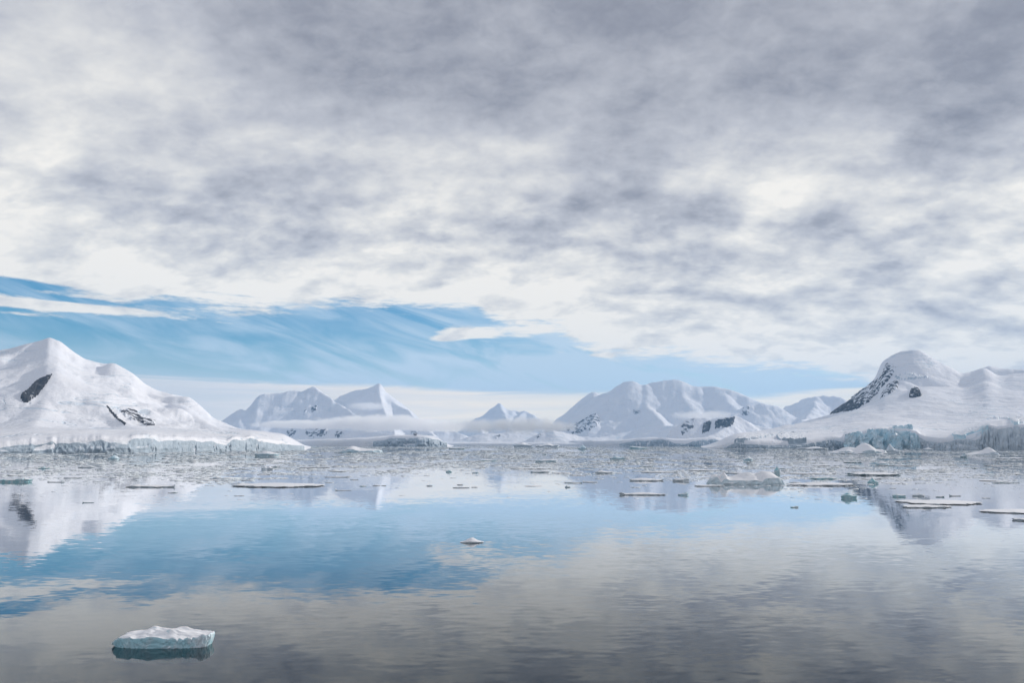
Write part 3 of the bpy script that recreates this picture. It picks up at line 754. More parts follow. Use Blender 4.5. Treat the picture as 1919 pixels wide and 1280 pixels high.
# ------------------------------------------------------------------ air
hx, hy0, hy1, hz0, hz1 = 14000, -400, 16500, -41.5, 1300
hv = [(x, y, z) for z in (hz0, hz1) for y in (hy0, hy1) for x in (-hx, hx)]
hz = bpy.data.materials.new('haze_air'); hz.use_nodes = True
t = hz.node_tree; t.nodes.clear()
p = t.nodes.new('ShaderNodeVolumePrincipled'); p.inputs['Color'].default_value = (0.36, 0.65, 1.0, 1)
p.inputs['Density'].default_value = 4.2e-5; p.inputs['Anisotropy'].default_value = 0.1
ou = t.nodes.new('ShaderNodeOutputMaterial'); t.links.new(p.outputs[0], ou.inputs['Volume'])
o = mesh_obj('haze', hv, [(0, 2, 3, 1), (4, 5, 7, 6), (0, 1, 5, 4), (2, 6, 7, 3), (0, 4, 6, 2), (1, 3, 7, 5)], hz, smooth=False)
tag(o, kind='stuff')

# ------------------------------------------------------------------ drift ice
WHITE, GREY, BLUE, TEAL, DEEP = (0.58, 0.66, 0.72, 1), (0.48, 0.55, 0.60, 1), (0.44, 0.66, 0.76, 1), (0.28, 0.56, 0.62, 1), (0.18, 0.32, 0.38, 1)

def floe_shape(seed, n, rings, ratio, h, bumps=(), edge=0.5, under=0.5, rough=0.16, overhang=0.06, square=0.0):
    """Half width 1, half depth `ratio`, freeboard h (same unit). Returns vertices, side faces, top faces."""
    r = np.random.default_rng(seed)
    th = np.linspace(0, 2 * pi, n, endpoint=False)
    q = r.random(6) * 2 * pi
    rad = 1 + rough * (0.6 * np.sin(2 * th + q[0]) + 0.5 * np.sin(3 * th + q[1]) + 0.4 * np.sin(5 * th + q[2]) + 0.35 * np.sin(8 * th + q[3])) * 0.7
    rad *= 1 + rough * 0.35 * (r.random(n) - 0.5) * 2
    cx, cy = np.cos(th) * rad, np.sin(th) * rad
    cx, cy = np.sign(cx) * np.abs(cx) ** (0.9 - square), np.sign(cy) * np.abs(cy) ** (0.85 - square)
    mxx = np.abs(cx).max(); cx = cx / mxx
    rough_r = rough * (2.4 if n >= 100 else 1.3)
    rim = h * edge * (1 + rough_r * (1.3 * (r.random(n) - 0.5) * min(1.0, 40.0 / n) + 1.6 * fbm(np.cos(th) * 3 + seed, np.sin(th) * 3, 4)))
    vs, side, top = [], [], []
    def ztop(u, v, k):
        z = h * (edge + 0.35 * (1 - k))
        for (bu, bv, ba, su, sv) in bumps:
            z += h * ba * math.exp(-((u - bu) / su) ** 2 - ((v - bv) / sv) ** 2)
        f = fbm(np.array([u * 2.6 + seed]), np.array([v * 2.6 + seed * 0.7]), 3)[0]
        return max(0.15 * h, z + h * 0.28 * f * (0.4 + 0.6 * (1 - k)))
    prof = [(-under * h, 0.90), (-0.02 * h, 1 - overhang * 0.9), (0.30, 1 - overhang), (0.68, 1.0), (1.0, 0.985)]
    if n >= 100:                # a piece seen from near: more rings down its wall
        prof = [(-under * h, 0.93), (-0.5 * under * h, 0.97), (-0.03 * h, 1 - overhang)] + [(w, 1 - overhang * (1 - w) ** 2) for w in (0.1, 0.2, 0.3, 0.4, 0.5, 0.6, 0.7, 0.8, 0.9)] + [(1.0, 0.985)]
    for (z, k) in prof:
        w = max(z, 0) if z > 0 else z / max(h, 1e-6)
        wob = fbm(th * 3.0 * n / 40 + seed, np.full(n, w * 1.8 + seed), 3) * (1 - abs(np.linspace(-1, 1, n)) ** 8)
        for i in range(n):
            j = 1 + 0.05 * wob[i]
            u, v = cx[i] * k, cy[i] * k
            zz = z if z <= 0 else z * max(0.12 * h, rim[i] + ztop(u, v, 1) - h * edge)
            vs.append((u * j, v * ratio * j * (1 + 0.05 * wob[i]), zz))
    m = len(prof)
    for a in range(m - 1):
        for i in range(n):
            side.append((a * n + i, a * n + (i + 1) % n, (a + 1) * n + (i + 1) % n, (a + 1) * n + i))
    side.append(tuple(reversed(range(n))))
    base = (m - 1) * n
    prev = base
    for q_ in range(1, rings):
        k = 0.985 * (1 - q_ / rings)
        st = len(vs)
        for i in range(n):
            u, v = cx[i] * k, cy[i] * k
            vs.append((u, v * ratio, ztop(u, v, k)))
        for i in range(n):
            top.append((prev + i, prev + (i + 1) % n, st + (i + 1) % n, st + i))
        prev = st
    vs.append((0, 0, ztop(0, 0, 0))); c = len(vs) - 1
    for i in range(n): top.append((prev + i, prev + (i + 1) % n, c))
    return vs, side, top

def sub_mesh(vs, faces, s):
    used = sorted({i for f in faces for i in f}); mp = {o: i for i, o in enumerate(used)}
    return [tuple(c * s for c in vs[i]) for i in used], [tuple(mp[i] for i in f) for f in faces]

def bumps_tall(b): return any(q[2] >= 0.9 for q in b)
NAMED = []                      # (px, py, short phrase) of the pieces one can name, used to describe their small neighbours
def floe(x0, x1, yb, hpx, ratio, tint, label, short=None, bumps=(), edge=0.5, rough=0.16, parts=False, n=None, rings=None, mat=None, cat='ice floe',
         name='ice_floe', under=0.5, rot=0.0, group='ice drifting on the bay', overhang=0.06, square=0.0):
    px = (x0 + x1) / 2
    X, Y, D = on_water(px, yb)
    dep = Y * cos(PITCH) - CAMZ * sin(PITCH)
    hw = (x1 - x0) / 2 / F * dep
    h = hpx / F * dep
    seed = int(x0 * 7 + yb * 13) % 9973 + 1
    wpx = x1 - x0
    n = n or int(min(56, max(12, wpx * 0.5))); rings = rings or (6 if (bumps or wpx > 40) else 3)
    vs, side, top = floe_shape(seed, n, rings, ratio, h / hw, bumps, edge, under, rough, overhang, square)
    loc = (X, Y + hw * ratio * 0.9, 0)
    rz = rot
    if cat == 'ice floe' and not bumps_tall(bumps):
        proj = 2 * (x1 - x0) / 2 * ratio * CAMZ / D
        h = max(0.45 * hpx, hpx - proj) / F * dep
    mat = mat or M_FLOE
    if parts:
        root = bpy.data.objects.new(name, None); C.objects.link(root); root.location = loc; root.rotation_euler = (0, 0, rz)
        a = mesh_obj('ice_base', *sub_mesh(vs, side, hw), mat, root, smooth=False); a.color = tint
        b = mesh_obj('snow_cap', *sub_mesh(vs, top, hw), mat, root, smooth=True); b.color = tint
        bpy.context.view_layer.update()
    else:
        root = mesh_obj(name, [tuple(c * hw for c in v) for v in vs], side + top, mat, smooth=False); root.location = loc; root.rotation_euler = (0, 0, rz); root.color = tint
    tag(root, label, cat, group)
    if short: NAMED.append((px, yb, short, wpx))
    return root

# the pieces one can point to, left to right and far to near
FL = [
 # x0, x1, yb, hpx, ratio, tint, label, short, bumps, extra
 (-12, 53, 904, 6.0, 0.35, TEAL, 'long turquoise floe cut by the left edge of the picture', 'the turquoise floe at the left edge', [(0.5, 0, 0.5, 0.3, 1)], dict(mat=M_ICE, edge=0.7)),
 (86, 120, 904.5, 1.8, 0.3, GREY, 'thin grey floe with a pointed fin standing on its right end', 'the floe with the pointed fin', [(0.66, 0, 2.0, 0.10, 0.5), (-0.85, 0, 0.5, 0.15, 1)], dict(mat=M_ICE)),
 (113, 150, 897, 3.2, 0.4, GREY, 'flat snowy floe with a broken dark edge right of the pointed fin floe', 'the flat floe with a broken edge', [], {}),
 (144, 173, 877, 2.8, 0.3, GREY, 'narrow slab with a blunt rounded right end before the left ice cliff', 'the blunt rounded slab', [(0.6, 0, 0.4, 0.3, 1)], {}),
 (70, 92, 879, 2.4, 0.3, TEAL, 'small turquoise lump with a thin tail under the left mountain', 'the small turquoise lump', [(-0.1, 0, 0.9, 0.25, 0.8)], dict(mat=M_ICE)),
 (176, 194, 881, 3.4, 0.5, GREY, 'lumpy grey green floe right of the blunt slab', 'the lumpy grey green floe', [(0.3, 0, 0.5, 0.3, 1)], dict(mat=M_ICE)),
 (199, 220, 862.5, 6.5, 0.7, BLUE, 'little blue grey dome of ice under the left cliff', 'the blue grey dome', [(0.1, 0, 0.6, 0.5, 1)], dict(mat=M_ICE, cat='iceberg', name='iceberg')),
 (211, 220, 853, 2.4, 0.6, DEEP, 'tiny dark blue chip floating behind the blue grey dome', None, [(0, 0, 0.6, 0.5, 1)], dict(mat=M_ICE)),
 (228, 327, 914, 3.4, 0.28, GREY, 'wide snowy floe with ragged edge, a mound and a knob on its right tip', 'the ragged floe with a knob on its tip', [(-0.55, 0, 1.0, 0.12, 0.7), (0.93, 0, 1.6, 0.05, 0.4), (0.1, 0.1, 0.3, 0.4, 1)], dict(parts=True, rough=0.22)),
 (150, 175, 943, 1.6, 0.25, DEEP, 'lone dark sliver of ice with a lump on its left end in open water', 'the lone dark sliver', [(-0.75, 0, 1.0, 0.2, 1)], dict(mat=M_ICE)),
 (28, 48, 888, 1.6, 0.35, DEEP, 'dark thin floe above the turquoise floe at the left edge', None, [], dict(mat=M_ICE)),
 (308, 346, 882, 1.4, 0.3, DEEP, 'dark narrow floe below the middle of the left ice cliff', 'the dark narrow floe below the left cliff', [], {}),
 (356, 416, 901, 1.2, 0.3, GREY, 'hair thin floe left of the largest flat floe', 'the hair thin floe', [], {}),
 (420, 600, 913.5, 4.0, 0.50, GREY, 'largest flat white floe with a dark crumbled rim below the twin peaks', 'the largest flat floe', [(-0.1, 0.3, 0.5, 0.6, 0.9)], dict(parts=True, rough=0.18, n=80)),
 (627, 658, 920, 1.4, 0.25, GREY, 'small bent floe with an upturned left end right of the largest flat floe', 'the bent floe with an upturned end', [(-0.92, 0, 2.2, 0.08, 1)], {}),
 (472, 519, 855.5, 7.5, 0.6, BLUE, 'pale blue rounded ice dome off the end of the left cliff', 'the pale blue ice dome', [(0.0, 0, 0.35, 0.5, 1)], dict(cat='iceberg', name='iceberg', edge=0.6)),
 (460, 498, 872, 2.4, 0.4, WHITE, 'whitish flat floe below the pale blue ice dome', 'the whitish flat floe', [], {}),
 (487, 511, 880.5, 5.0, 0.5, WHITE, 'heap of white ice lumps above the left half of the largest flat floe', 'the heap of white lumps', [(-0.4, 0, 0.6, 0.2, 1), (0.4, 0, 0.5, 0.2, 1)], dict(rough=0.25)),
 (551, 618, 877, 1.6, 0.22, GREY, 'long straight sliver floe below the smooth humped iceberg', 'the long straight sliver', [], {}),
 (607, 657, 895, 1.7, 0.22, GREY, 'narrow grey floe between the largest flat floe and the humped iceberg', 'the narrow grey floe', [], {}),
 (655, 671, 900, 1.5, 0.4, DEEP, 'dark chip at the right end of the narrow grey floe', None, [], {}),
 (673, 687, 912, 2.0, 0.5, TEAL, 'leftmost of three teal chips below the right twin summit', None, [], dict(mat=M_ICE)),
 (697, 713, 911, 2.0, 0.5, GREY, 'middle of three chips below the right twin summit', 'the three chips', [], dict(mat=M_ICE)),
 (714, 724, 911, 1.6, 0.5, GREY, 'rightmost and smallest of three chips below the right twin summit', None, [], dict(mat=M_ICE)),
 (799, 811, 911.5, 2.2, 0.5, DEEP, 'dark teal chip left of the straight grey slab in mid bay', None, [], dict(mat=M_ICE)),
 (847, 880, 915, 2.2, 0.25, GREY, 'straight grey slab below the gap left of the blue horn', 'the straight grey slab', [], dict(mat=M_ICE, rough=0.08)),
 (883, 895, 914, 1.6, 0.4, GREY, 'short chip just right of the straight grey slab', None, [], {}),
 (856, 868, 909.5, 2.0, 0.4, GREY, 'small floe floating close behind the straight grey slab', None, [], {}),
 (835, 847, 885.5, 3.0, 0.5, TEAL, 'little green blue lump on the edge of the pack below the horn', 'the little green blue lump', [(0, 0, 0.5, 0.5, 1)], dict(mat=M_ICE)),
 (884, 897, 887, 2.6, 0.5, BLUE, 'little sky blue lump left of the horn reflection', 'the little sky blue lump', [], dict(mat=M_ICE)),
 (839, 871, 842, 3.0, 0.5, DEEP, 'dark flat berg before the far shore right of the twin peaks', 'the dark flat berg', [(0.5, 0, 0.4, 0.5, 1)], dict(mat=M_ICE, cat='iceberg', name='iceberg')),
 (806, 827, 859, 3.0, 0.4, GREY, 'left one of two blunt slabs below the tip of the grey shore cliff', 'the left blunt slab', [], {}),
 (830, 849, 860.5, 2.0, 0.4, GREY, 'right one of two blunt slabs below the tip of the grey shore cliff', 'the right blunt slab', [], {}),
 (897, 932, 864.5, 3.0, 0.5, TEAL, 'greenish low floe in the pack below the blue horn', 'the greenish low floe', [], dict(mat=M_ICE)),
 (994, 1031, 886, 3.4, 0.4, DEEP, 'dark teal lens shaped floe with a white crown at the pack edge', 'the lens shaped floe', [(0.1, 0.4, 0.5, 0.5, 0.6)], dict(mat=M_ICE)),
 (955, 1036, 879.5, 2.2, 0.4, WHITE, 'long white floe just behind the lens shaped floe', 'the long white floe', [], {}),
 (1003, 1045, 866.5, 5.5, 0.5, BLUE, 'rounded pale floe with a dark blue right tip', 'the rounded pale floe', [(0.5, 0, 0.3, 0.3, 1)], {}),
 (1056, 1092, 906, 2.0, 0.3, DEEP, 'dark rubbly floe on the dark reflection of the massif', 'the dark rubbly floe', [], dict(rough=0.25)),
 (1091, 1121, 904.5, 2.0, 0.3, WHITE, 'clean white bar of ice right of the dark rubbly floe', 'the clean white bar', [], {}),
 (1059, 1070, 914, 2.5, 0.6, DEEP, 'two lobed dark chip below the dark rubbly floe', None, [(-0.5, 0, 0.8, 0.3, 1)], dict(mat=M_ICE)),
 (1116, 1155, 887.5, 4.2, 0.5, WHITE, 'bright white patch of ice below the left flank of the massif', 'the bright white patch', [(-0.5, 0.2, 0.5, 0.3, 1)], {}),
 (1144, 1173, 862, 6.0, 0.5, BLUE, 'vivid blue low iceberg in the pack below the massif', 'the vivid blue iceberg', [(-0.3, 0, 0.4, 0.4, 1), (0.7, 0, 0.3, 0.2, 1)], dict(mat=M_ICE, cat='iceberg', name='iceberg')),
 (1161, 1251, 928.5, 3.6, 0.22, GREY, 'thin white floe with a scalloped dark edge nearest below the massif', 'the scalloped white floe', [(-0.9, 0, 0.7, 0.1, 1), (0, 0.3, 0.5, 0.5, 1)], dict(parts=True, rough=0.2)),
 (1271, 1292, 929, 4.2, 0.4, BLUE, 'small pale blue wedge right of the scalloped white floe', 'the pale blue wedge', [(0.6, 0, 0.8, 0.5, 1)], dict(mat=M_ICE, edge=0.5)),
 (1178, 1246, 902, 4.2, 0.35, GREY, 'snowy floe with a broken grey front left of the green grey lump', 'the snowy floe with a broken front', [(-0.2, 0.3, 0.5, 0.5, 0.8)], dict(parts=True, rough=0.24)),
 (1261, 1295, 902.5, 6.0, 0.5, GREY, 'green grey low lump between the snowy floe and the white iceberg', 'the green grey lump', [(0.5, 0, 0.4, 0.35, 1)], dict(mat=M_ICE, rough=0.22)),
 (1303, 1362, 912, 3.0, 0.35, WHITE, 'low white shelf touching the left foot of the white iceberg', 'the low white shelf', [], {}),
 (1200, 1272, 886, 2.0, 0.28, GREY, 'long thin white floe below the shoreline ice bluff', 'the long thin floe', [], {}),
 (1290, 1357, 883, 2.8, 0.4, GREY, 'flat floe with dark broken edge behind the left end of the white iceberg', 'the flat floe behind the white iceberg', [], dict(rough=0.22)),
 (1362, 1406, 888, 2.2, 0.3, GREY, 'dark edged floe half hidden behind the white iceberg', None, [], {}),
 (1199, 1225, 875.5, 2.2, 0.35, DEEP, 'short floe with an upturned right tip below the massif', None, [(0.9, 0, 1.2, 0.12, 1)], {}),
 (1394, 1413, 864.5, 7.0, 0.7, BLUE, 'pale dome shaped berg behind the white iceberg', 'the pale dome shaped berg', [(0.1, 0, 0.5, 0.5, 1)], dict(cat='iceberg', name='iceberg')),
 (1482, 1616, 911, 4.5, 0.32, GREY, 'long white floe with undercut dark front right of the white iceberg', 'the long undercut floe', [(0, 0.3, 0.35, 0.8, 0.7)], dict(parts=True, rough=0.2, n=80, overhang=0.10)),
 (1522, 1576, 898.5, 4.2, 0.4, TEAL, 'dark teal sided floe with a snowy back behind the long undercut floe', 'the teal sided floe', [(0.1, 0, 0.4, 0.4, 1)], dict(mat=M_ICE)),
 (1597, 1703, 891.5, 5.0, 0.42, DEEP, 'broad flat floe with a dark ragged rim below the blue seracs', 'the broad floe below the seracs', [(-0.2, 0.3, 0.3, 0.5, 0.7)], dict(parts=True, rough=0.22, n=72, overhang=0.1)),
 (1474, 1578, 889, 2.2, 0.3, GREY, 'long low broken floe behind the teal sided floe', 'the long low broken floe', [], dict(rough=0.25)),
 (1549, 1567, 880, 2.4, 0.4, DEEP, 'short dark blunt floe between the white iceberg and the seracs', None, [], dict(mat=M_ICE)),
 (1583, 1620, 867.5, 2.6, 0.4, DEEP, 'flat floe with dark front left below the snowy shore berg', 'the flat floe under the shore berg', [], {}),
 (1588, 1631, 877.5, 1.8, 0.3, DEEP, 'dark thin floe one row nearer than the flat floe under the shore berg', None, [], {}),
 (1643, 1671, 872, 5.0, 0.45, BLUE, 'blue white lump with a long tail right of the dark thin floe', 'the blue white lump with a tail', [(-0.1, 0, 0.5, 0.5, 1)], {}),
 (1650, 1731, 873.5, 1.8, 0.25, DEEP, 'long tail floe stretching right of the blue white lump', 'the long tail floe', [], {}),
 (1628, 1649, 907, 6.5, 0.5, TEAL, 'blue pointed knob at the right end of the long undercut floe', 'the blue pointed knob', [(-0.1, 0, 0.9, 0.35, 1)], dict(mat=M_ICE, edge=0.5, cat='iceberg', name='iceberg')),
 (1617, 1659, 898.5, 2.6, 0.4, GREY, 'pair like white floe with two lobes above the blue pointed knob', None, [(-0.6, 0, 0.4, 0.3, 1), (0.4, 0, 0.4, 0.3, 1)], {}),
 (1581, 1611, 935, 7.5, 0.6, TEAL, 'turquoise rounded growler on the bright reflection below the undercut floe', 'the turquoise growler', [(-0.3, 0, 0.5, 0.4, 1), (0.85, 0, 0.4, 0.15, 1)], dict(mat=M_ICE, edge=0.6, cat='iceberg', name='iceberg')),
 (1482, 1498, 952, 2.8, 0.35, TEAL, 'lone teal chip on pale blue water below the white iceberg', 'the lone teal chip', [(0.6, 0, 0.4, 0.4, 1)], dict(mat=M_ICE)),
 (1676, 1701, 932, 4.6, 0.6, TEAL, 'blue lump with a white foot left of the smudge of brash', 'the blue lump with a white foot', [(-0.5, 0, 0.5, 0.3, 1), (0.6, 0, 0.4, 0.3, 1)], dict(mat=M_ICE)),
 (1713, 1736, 931, 4.0, 0.6, GREY, 'dark smudge like clump of ice above the double floe', 'the dark clump', [(0, 0, 0.6, 0.6, 1)], dict(mat=M_ICE, rough=0.3)),
 (1706, 1860, 946, 3.8, 0.55, GREY, 'rear sheet of the double white floe at the right', 'the rear sheet of the double floe', [(0.1, 0.4, 0.4, 0.5, 0.6)], dict(parts=True, rough=0.2, n=60)),
 (1695, 1796, 952.5, 4.0, 0.42, GREY, 'front sheet of the double white floe at the right', 'the front sheet of the double floe', [(-0.2, 0.2, 0.3, 0.6, 0.8)], dict(parts=True, rough=0.18, n=48)),
 (1859, 1990, 962.5, 4.2, 0.5, GREY, 'flat white floe cut by the right edge of the picture', 'the flat floe at the right edge', [], dict(parts=True, rough=0.14, n=48)),
 (1909, 1960, 977, 5.5, 0.5, GREY, 'corner of a thick floe nearest at the right edge', 'the thick floe corner', [], dict(rough=0.2)),
 (1858, 1914, 906, 2.2, 0.22, DEEP, 'dark spindle shaped floe far right in calm water', 'the dark spindle floe', [(-0.3, 0, 0.5, 0.2, 1)], dict(mat=M_ICE)),
 (1754, 1772, 932.5, 2.4, 0.35, DEEP, 'short dark floe with a raised right end above the double floe', None, [(0.7, 0, 0.6, 0.3, 1)], {}),
 (1779, 1803, 930.5, 2.4, 0.3, GREY, 'slim floe with an upright left end above the double floe', None, [(-0.85, 0, 0.8, 0.12, 1)], {}),
 (1850, 1906, 874, 1.6, 0.3, WHITE, 'clean white streak of ice below the white triangular berg', 'the clean white streak', [], {}),
 (1753, 1797, 872.5, 1.6, 0.28, GREY, 'thin grey streak of ice left of the clean white streak', 'the thin grey streak', [], {}),
 (1733, 1752, 844.5, 4.2, 0.7, WHITE, 'small white ice hump before the wavy grey ice wall', 'the small white hump', [(0, 0, 0.4, 0.5, 1)], dict(cat='iceberg', name='iceberg')),
 (1779, 1787, 842.5, 3.0, 0.7, GREY, 'tiny grey pyramid before the wavy grey ice wall', None, [(0.2, 0, 0.8, 0.3, 1)], dict(mat=M_ICE)),
 (1802, 1816, 857.5, 4.5, 0.7, DEEP, 'small dark pointed lump left below the white triangular berg', 'the dark pointed lump', [(0.2, 0, 0.8, 0.4, 1)], dict(mat=M_ICE)),
 (1877, 1935, 861, 4.0, 0.5, WHITE, 'low white shelf right below the white triangular berg', 'the low shelf at the far right', [], {}),
 (1179, 1214, 841.5, 4.6, 0.6, TEAL, 'blue stepped berg before the ice bluff right of the massif foot', 'the blue stepped berg', [(-0.6, 0, 0.5, 0.3, 1)], dict(mat=M_ICE, cat='iceberg', name='iceberg')),
 (1083, 1101, 842, 5.0, 0.7, BLUE, 'small pale blue pyramid of ice at the far shore', 'the pale blue pyramid', [(0.1, 0, 0.9, 0.4, 1)], dict(mat=M_ICE, edge=0.4, cat='iceberg', name='iceberg')),
 (962, 1002, 838.5, 7.0, 0.7, WHITE, 'left hump of the snowy ice islet on the far shore', 'the left hump of the ice islet', [(-0.2, 0, 0.6, 0.4, 1)], dict(cat='iceberg', name='iceberg', edge=0.5)),
 (1000, 1050, 838.5, 5.5, 0.7, WHITE, 'right hump of the snowy ice islet with a blue hollow', 'the right hump of the ice islet', [(0.1, 0, 0.6, 0.3, 1), (0.8, 0, 0.4, 0.2, 1)], dict(cat='iceberg', name='iceberg', edge=0.5)),
 (392, 412, 846, 2.6, 0.7, WHITE, 'small white cone of ice close under the left cliff', None, [(0, 0, 0.8, 0.4, 1)], {}),
 (0, 14, 853.5, 3.0, 0.7, WHITE, 'small pale berg at the left edge under the cliff', None, [], dict(mat=M_ICE)),
 (1496, 1560, 843, 4.2, 0.5, GREY, 'dark fronted low shelf left of the snowy shore berg', 'the dark fronted shelf', [(0.2, 0, 0.6, 0.3, 1)], dict(mat=M_ICE)),
 (1410, 1480, 888.5, 1.5, 0.3, GREY, None, None, [], {}),
]
for f in FL:
    x0, x1, yb, hp, ra, ti, lab, short, bumps, ex = f
    floe(x0, x1, yb, hp, ra, ti, lab or 'pale thin floe just behind the right end of the white iceberg', short, bumps, **ex)

# larger icebergs with parts of their own
def bergparts(x0, x1, yb, hpx, ratio, tint, label, short, bumps, **ex):
    return floe(x0, x1, yb, hpx, ratio, tint, label, short, bumps, parts=True, cat='iceberg', name='iceberg', **ex)
b = bergparts(622, 712, 848.5, 6.0, 0.5, BLUE, 'smooth iceberg with a rounded hump and a flat right shelf', 'the smooth humped iceberg', [(-0.25, 0, 1.3, 0.28, 1.2), (0.75, 0, 0.5, 0.4, 1), (0.2, 0.2, 0.4, 0.4, 1)], n=64, rings=9, rough=0.07, edge=0.35, overhang=-0.03)
b = bergparts(1333, 1478, 909, 17.0, 0.34, (0.60, 0.74, 0.81, 1), 'white iceberg with a rounded blue left head and smooth sloping flank', 'the white iceberg',
              [(-0.82, 0, 0.62, 0.15, 1.2), (-0.60, -0.2, 0.62, 0.07, 0.6), (-0.71, -0.6, -0.4, 0.05, 0.5), (0.50, 0.2, 0.75, 0.34, 1.0), (-0.10, 0.3, 0.42, 0.4, 0.9), (0.30, -0.5, -0.30, 0.07, 0.8), (0.72, -0.1, 0.22, 0.15, 0.5)], n=90, rings=16, rough=0.06, edge=0.40, overhang=-0.05)
kn = floe(1453, 1464, 893, 12.0, 0.9, TEAL, 'x', None, [(0.2, 0, 0.2, 0.5, 1)], mat=M_ICE, edge=0.9, rough=0.12, n=14, rings=3)
kn.name = 'ice_knob'
del kn['label'], kn['category'], kn['group']
kn.parent = b; kn.matrix_parent_inverse = b.matrix_world.inverted()
b = bergparts(1563, 1674, 851, 10.0, 0.45, (0.42, 0.54, 0.60, 1), 'long snowy berg with a dark hollow in front of the blue seracs', 'the snowy shore berg',
              [(-0.35, 0, 0.8, 0.3, 1), (0.3, 0.1, 1.5, 0.28, 1), (0.8, 0, 0.6, 0.12, 1), (-0.25, -0.8, -0.5, 0.16, 0.35), (0.7, -0.4, -0.3, 0.15, 0.6)], n=72, rings=12, rough=0.1, edge=0.24, overhang=-0.05)
b = floe(1664, 1690, 849, 13.0, 0.6, WHITE, 'white ridge of ice tucked against the right end of the snowy shore berg', 'the white ridge', [(-0.4, 0, 0.75, 0.3, 1)], edge=0.3, cat='iceberg', name='iceberg', n=28, rings=7)
b = bergparts(1817, 1882, 853.5, 5.0, 0.5, WHITE, 'white triangular berg peaking to the right before the grey ice wall', 'the white triangular berg',
              [(0.45, 0, 2.3, 0.26, 1), (0.0, 0, 1.0, 0.35, 1), (-0.5, 0, 0.4, 0.3, 1)], n=56, rings=12, rough=0.12, edge=0.25, overhang=-0.05)

# the two pieces nearest the ship
near = bergparts(201, 388, 1216, 23.5, 0.30, (0.38, 0.64, 0.72, 1), 'thick flat topped growler with a blue ice wall, nearest to the ship', 'the near growler',
                 [(-0.30, 0.70, 0.34, 0.11, 0.22), (-0.10, 0.74, 0.22, 0.14, 0.2), (0.22, 0.74, 0.24, 0.10, 0.2), (0.36, 0.74, 0.26, 0.10, 0.2), (-1.0, -0.3, -0.70, 0.13, 1.6), (0.97, -0.2, 0.22, 0.05, 0.5), (0.86, -0.6, 0.12, 0.05, 0.4), (0.1, -0.9, -0.14, 0.10, 0.3), (-0.45, -0.9, -0.12, 0.08, 0.3), (0.55, -0.9, -0.10, 0.06, 0.3)], n=200, rings=26, rough=0.075, edge=0.80, under=1.1, overhang=0.05, square=0.34)
near2 = bergparts(860, 907, 1018.5, 3.4, 0.40, GREY, 'small low floe with a snow hump alone in the middle of the open water', 'the lone snow hump',
                  [(0.0, 0.1, 1.8, 0.45, 0.9), (-0.9, 0, -0.3, 0.3, 1)], n=56, rings=10, rough=0.10, edge=0.5, overhang=0.08)

# ------------------------------------------------------------------ small floes scattered through the pack
def pack_density(px, py):
    """How thick the drift ice lies, 0 to 1, from its place on the bay."""
    edge = np.interp(px, [0, 330, 450, 620, 700, 980, 1100, 1300, 1480, 1700, 1919], [900, 900, 905, 888, 882, 882, 892, 896, 912, 905, 900])
    d = 1 / (1 + np.exp((py - edge) / 3.0))
    far = np.clip((py - 834) / 6, 0.4, 1) + 0.45 * np.clip((862 - py) / 18, 0, 1)
    tail = 0.06 * np.exp(-np.maximum(py - edge, 0) / 14)
    st = fbm(np.asarray(px) * 0.009, np.asarray(py) * 0.22, 5, 0.6)
    return np.clip((d * far + tail) * np.clip(0.48 + 2.6 * st, 0.015, 1.6), 0, 1.4)

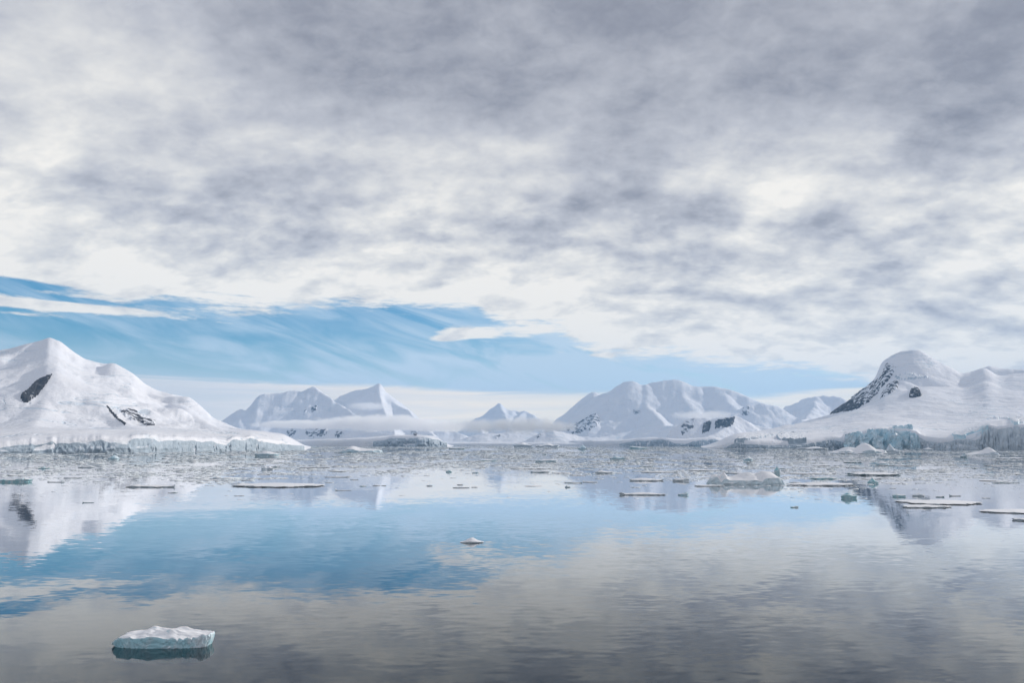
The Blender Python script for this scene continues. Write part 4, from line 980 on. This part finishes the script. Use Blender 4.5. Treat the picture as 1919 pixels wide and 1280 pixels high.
protos = []
for i in range(14):
    vs, side, top = floe_shape(300 + i * 17, 11, 2, 0.45, 0.10, [(random.uniform(-.6, .6), 0, random.choice([0, .4, 1.0]), .3, 1)], 0.42, 0.5, 0.22, 0.08)
    me = bpy.data.meshes.new('ice_floe'); me.from_pydata(vs, [], side + top); me.materials.append([M_FLOE, M_FLOE, M_ICE][i % 3]); me.update()
    protos.append((me, i % 3 == 2))
TOTAL_SMALL = 195
taken = [(a, b_, w) for a, b_, _, w in NAMED]
used = set()
SIZE = lambda w: 'tiny' if w < 9 else 'small' if w < 14 else 'narrow' if w < 22 else 'long'
TINTS = [('white', WHITE), ('grey', GREY), ('pale blue', BLUE), ('dark edged', DEEP)]
cnt = 0; tries = 0
rs = random.Random(21)
while cnt < TOTAL_SMALL and tries < 60000:
    tries += 1
    px = rs.uniform(2, 1917); py = rs.uniform(850, 935)
    if rs.random() > float(pack_density(px, py)) * 0.8: continue
    w = min(34, 6 + rs.expovariate(1 / 8.0)) * (0.8 + (py - 850) / 90)
    if w < 8: continue
    if any(abs(px - a) < (ww + w) / 2 + 2 and abs(py - b_) < 4.5 for a, b_, ww in taken): continue
    tn, tint = TINTS[rs.choices([0, 1, 2, 3], [4, 4, 2, 4])[0]]
    cand = sorted(NAMED, key=lambda q: ((q[0] - px) / 1.0) ** 2 + ((q[1] - py) * 6.0) ** 2)[:5]
    lab = None
    for q in cand:
        ddx, ddy = px - q[0], py - q[1]
        if abs(ddx) > q[3] / 2 + w / 2 and abs(ddx) > 4 * abs(ddy): rel = 'left of' if ddx < 0 else 'right of'
        elif abs(ddx) < 60: rel = 'behind' if ddy < 0 else 'in front of'
        else: rel = ('behind and left of' if ddx < 0 else 'behind and right of') if ddy < 0 else ('before and left of' if ddx < 0 else 'before and right of')
        l = '%s %s floe %s %s' % (SIZE(w), tn, rel, q[2])
        if l not in used: lab = l; break
    if lab is None: continue
    used.add(lab)
    me, bare = protos[rs.randrange(len(protos))]
    X, Y, D = on_water(px, py)
    dep = Y * cos(PITCH) - CAMZ * sin(PITCH)
    hw = w / 2 / F * dep
    hpx = rs.uniform(0.6, 1.6) * (1.0 if w > 12 else 0.9)
    o = bpy.data.objects.new('ice_floe', me); C.objects.link(o)
    o.location = (X, Y, 0); o.rotation_euler = (0, 0, rs.uniform(-0.12, 0.12) + (pi if rs.random() < .5 else 0))
    hz_ = hpx / F * dep
    o.scale = (hw, hw * rs.uniform(0.8, 1.8), hz_ / 0.085)
    o.color = tint
    tag(o, lab, 'ice floe', 'ice drifting on the bay')
    taken.append((px, py, w)); cnt += 1

# ------------------------------------------------------------------ brash: thousands of bits nobody could count
def brash():
    N = 170000
    px = rng.uniform(-60, 1980, N); py = 835.5 + 110 * rng.random(N) ** 1.7
    keep = rng.random(N) < pack_density(px, py)
    px, py = px[keep], py[keep]
    n = len(px)
    cx, cy = (px - 959.5) / F, (640 - py) / F
    dxx, dyy, dzz = cx, cos(PITCH) - cy * sin(PITCH), sin(PITCH) + cy * cos(PITCH)
    k = -CAMZ / dzz
    X, Y = dxx * k, dyy * k
    dep = Y * cos(PITCH) - CAMZ * sin(PITCH)
    w = (0.6 + rng.exponential(1.0, n) * 1.5 + 3.5 * rng.random(n) ** 9) / F * dep
    w = np.clip(w, 0.12, 7.0)
    h = np.clip(w * rng.uniform(0.02, 0.10, n), 0.02, 0.45)
    a = rng.uniform(0, 2 * pi, n)
    K = 6
    th = np.linspace(0, 2 * pi, K, endpoint=False)[None, :] + rng.uniform(-.35, .35, (n, K))
    rr = rng.uniform(0.7, 1.15, (n, K))
    ux, uy = np.cos(th) * rr * w[:, None] * 1.25, np.sin(th) * rr * w[:, None] * rng.uniform(0.4, 0.9, (n, 1))
    ca, sa = np.cos(a * 0.12)[:, None], np.sin(a * 0.12)[:, None]
    bx, by = ux * ca - uy * sa, ux * sa + uy * ca
    lo = np.stack([X[:, None] + bx * 0.92, Y[:, None] + by * 0.92, np.full((n, K), -0.1)], -1)
    hi = np.stack([X[:, None] + bx, Y[:, None] + by, h[:, None] * rng.uniform(0.6, 1.1, (n, K))], -1)
    tp = np.stack([X + rng.uniform(-.3, .3, n) * w, Y, h * 1.12], -1)[:, None, :]
    co = np.concatenate([lo, hi, tp], 1).reshape(-1, 3)
    V = 2 * K + 1
    b0 = (np.arange(n) * V)[:, None]
    i = np.arange(K); j = (i + 1) % K
    t1 = np.stack([b0 + i, b0 + j, b0 + K + j], -1); t2 = np.stack([b0 + i, b0 + K + j, b0 + K + i], -1)
    t3 = np.stack([b0 + K + i, b0 + K + j, np.broadcast_to(b0 + 2 * K, (n, K))], -1)
    tris = np.concatenate([t1, t2, t3], 1).reshape(-1)
    me = bpy.data.meshes.new('brash_ice')
    me.vertices.add(len(co)); me.vertices.foreach_set('co', co.astype(np.float32).ravel())
    me.loops.add(len(tris)); me.loops.foreach_set('vertex_index', tris.astype(np.int32))
    me.polygons.add(len(tris) // 3); me.polygons.foreach_set('loop_start', np.arange(0, len(tris), 3, dtype=np.int32))
    me.update(calc_edges=True); me.materials.append(M_FLOE)
    o = bpy.data.objects.new('brash_ice', me); C.objects.link(o); o.color = (0.68, 0.74, 0.78, 1)
    tag(o, 'thousands of small bits of broken ice filling the far half of the bay', None, None, 'stuff')
    print('brash bits', n)
brash()
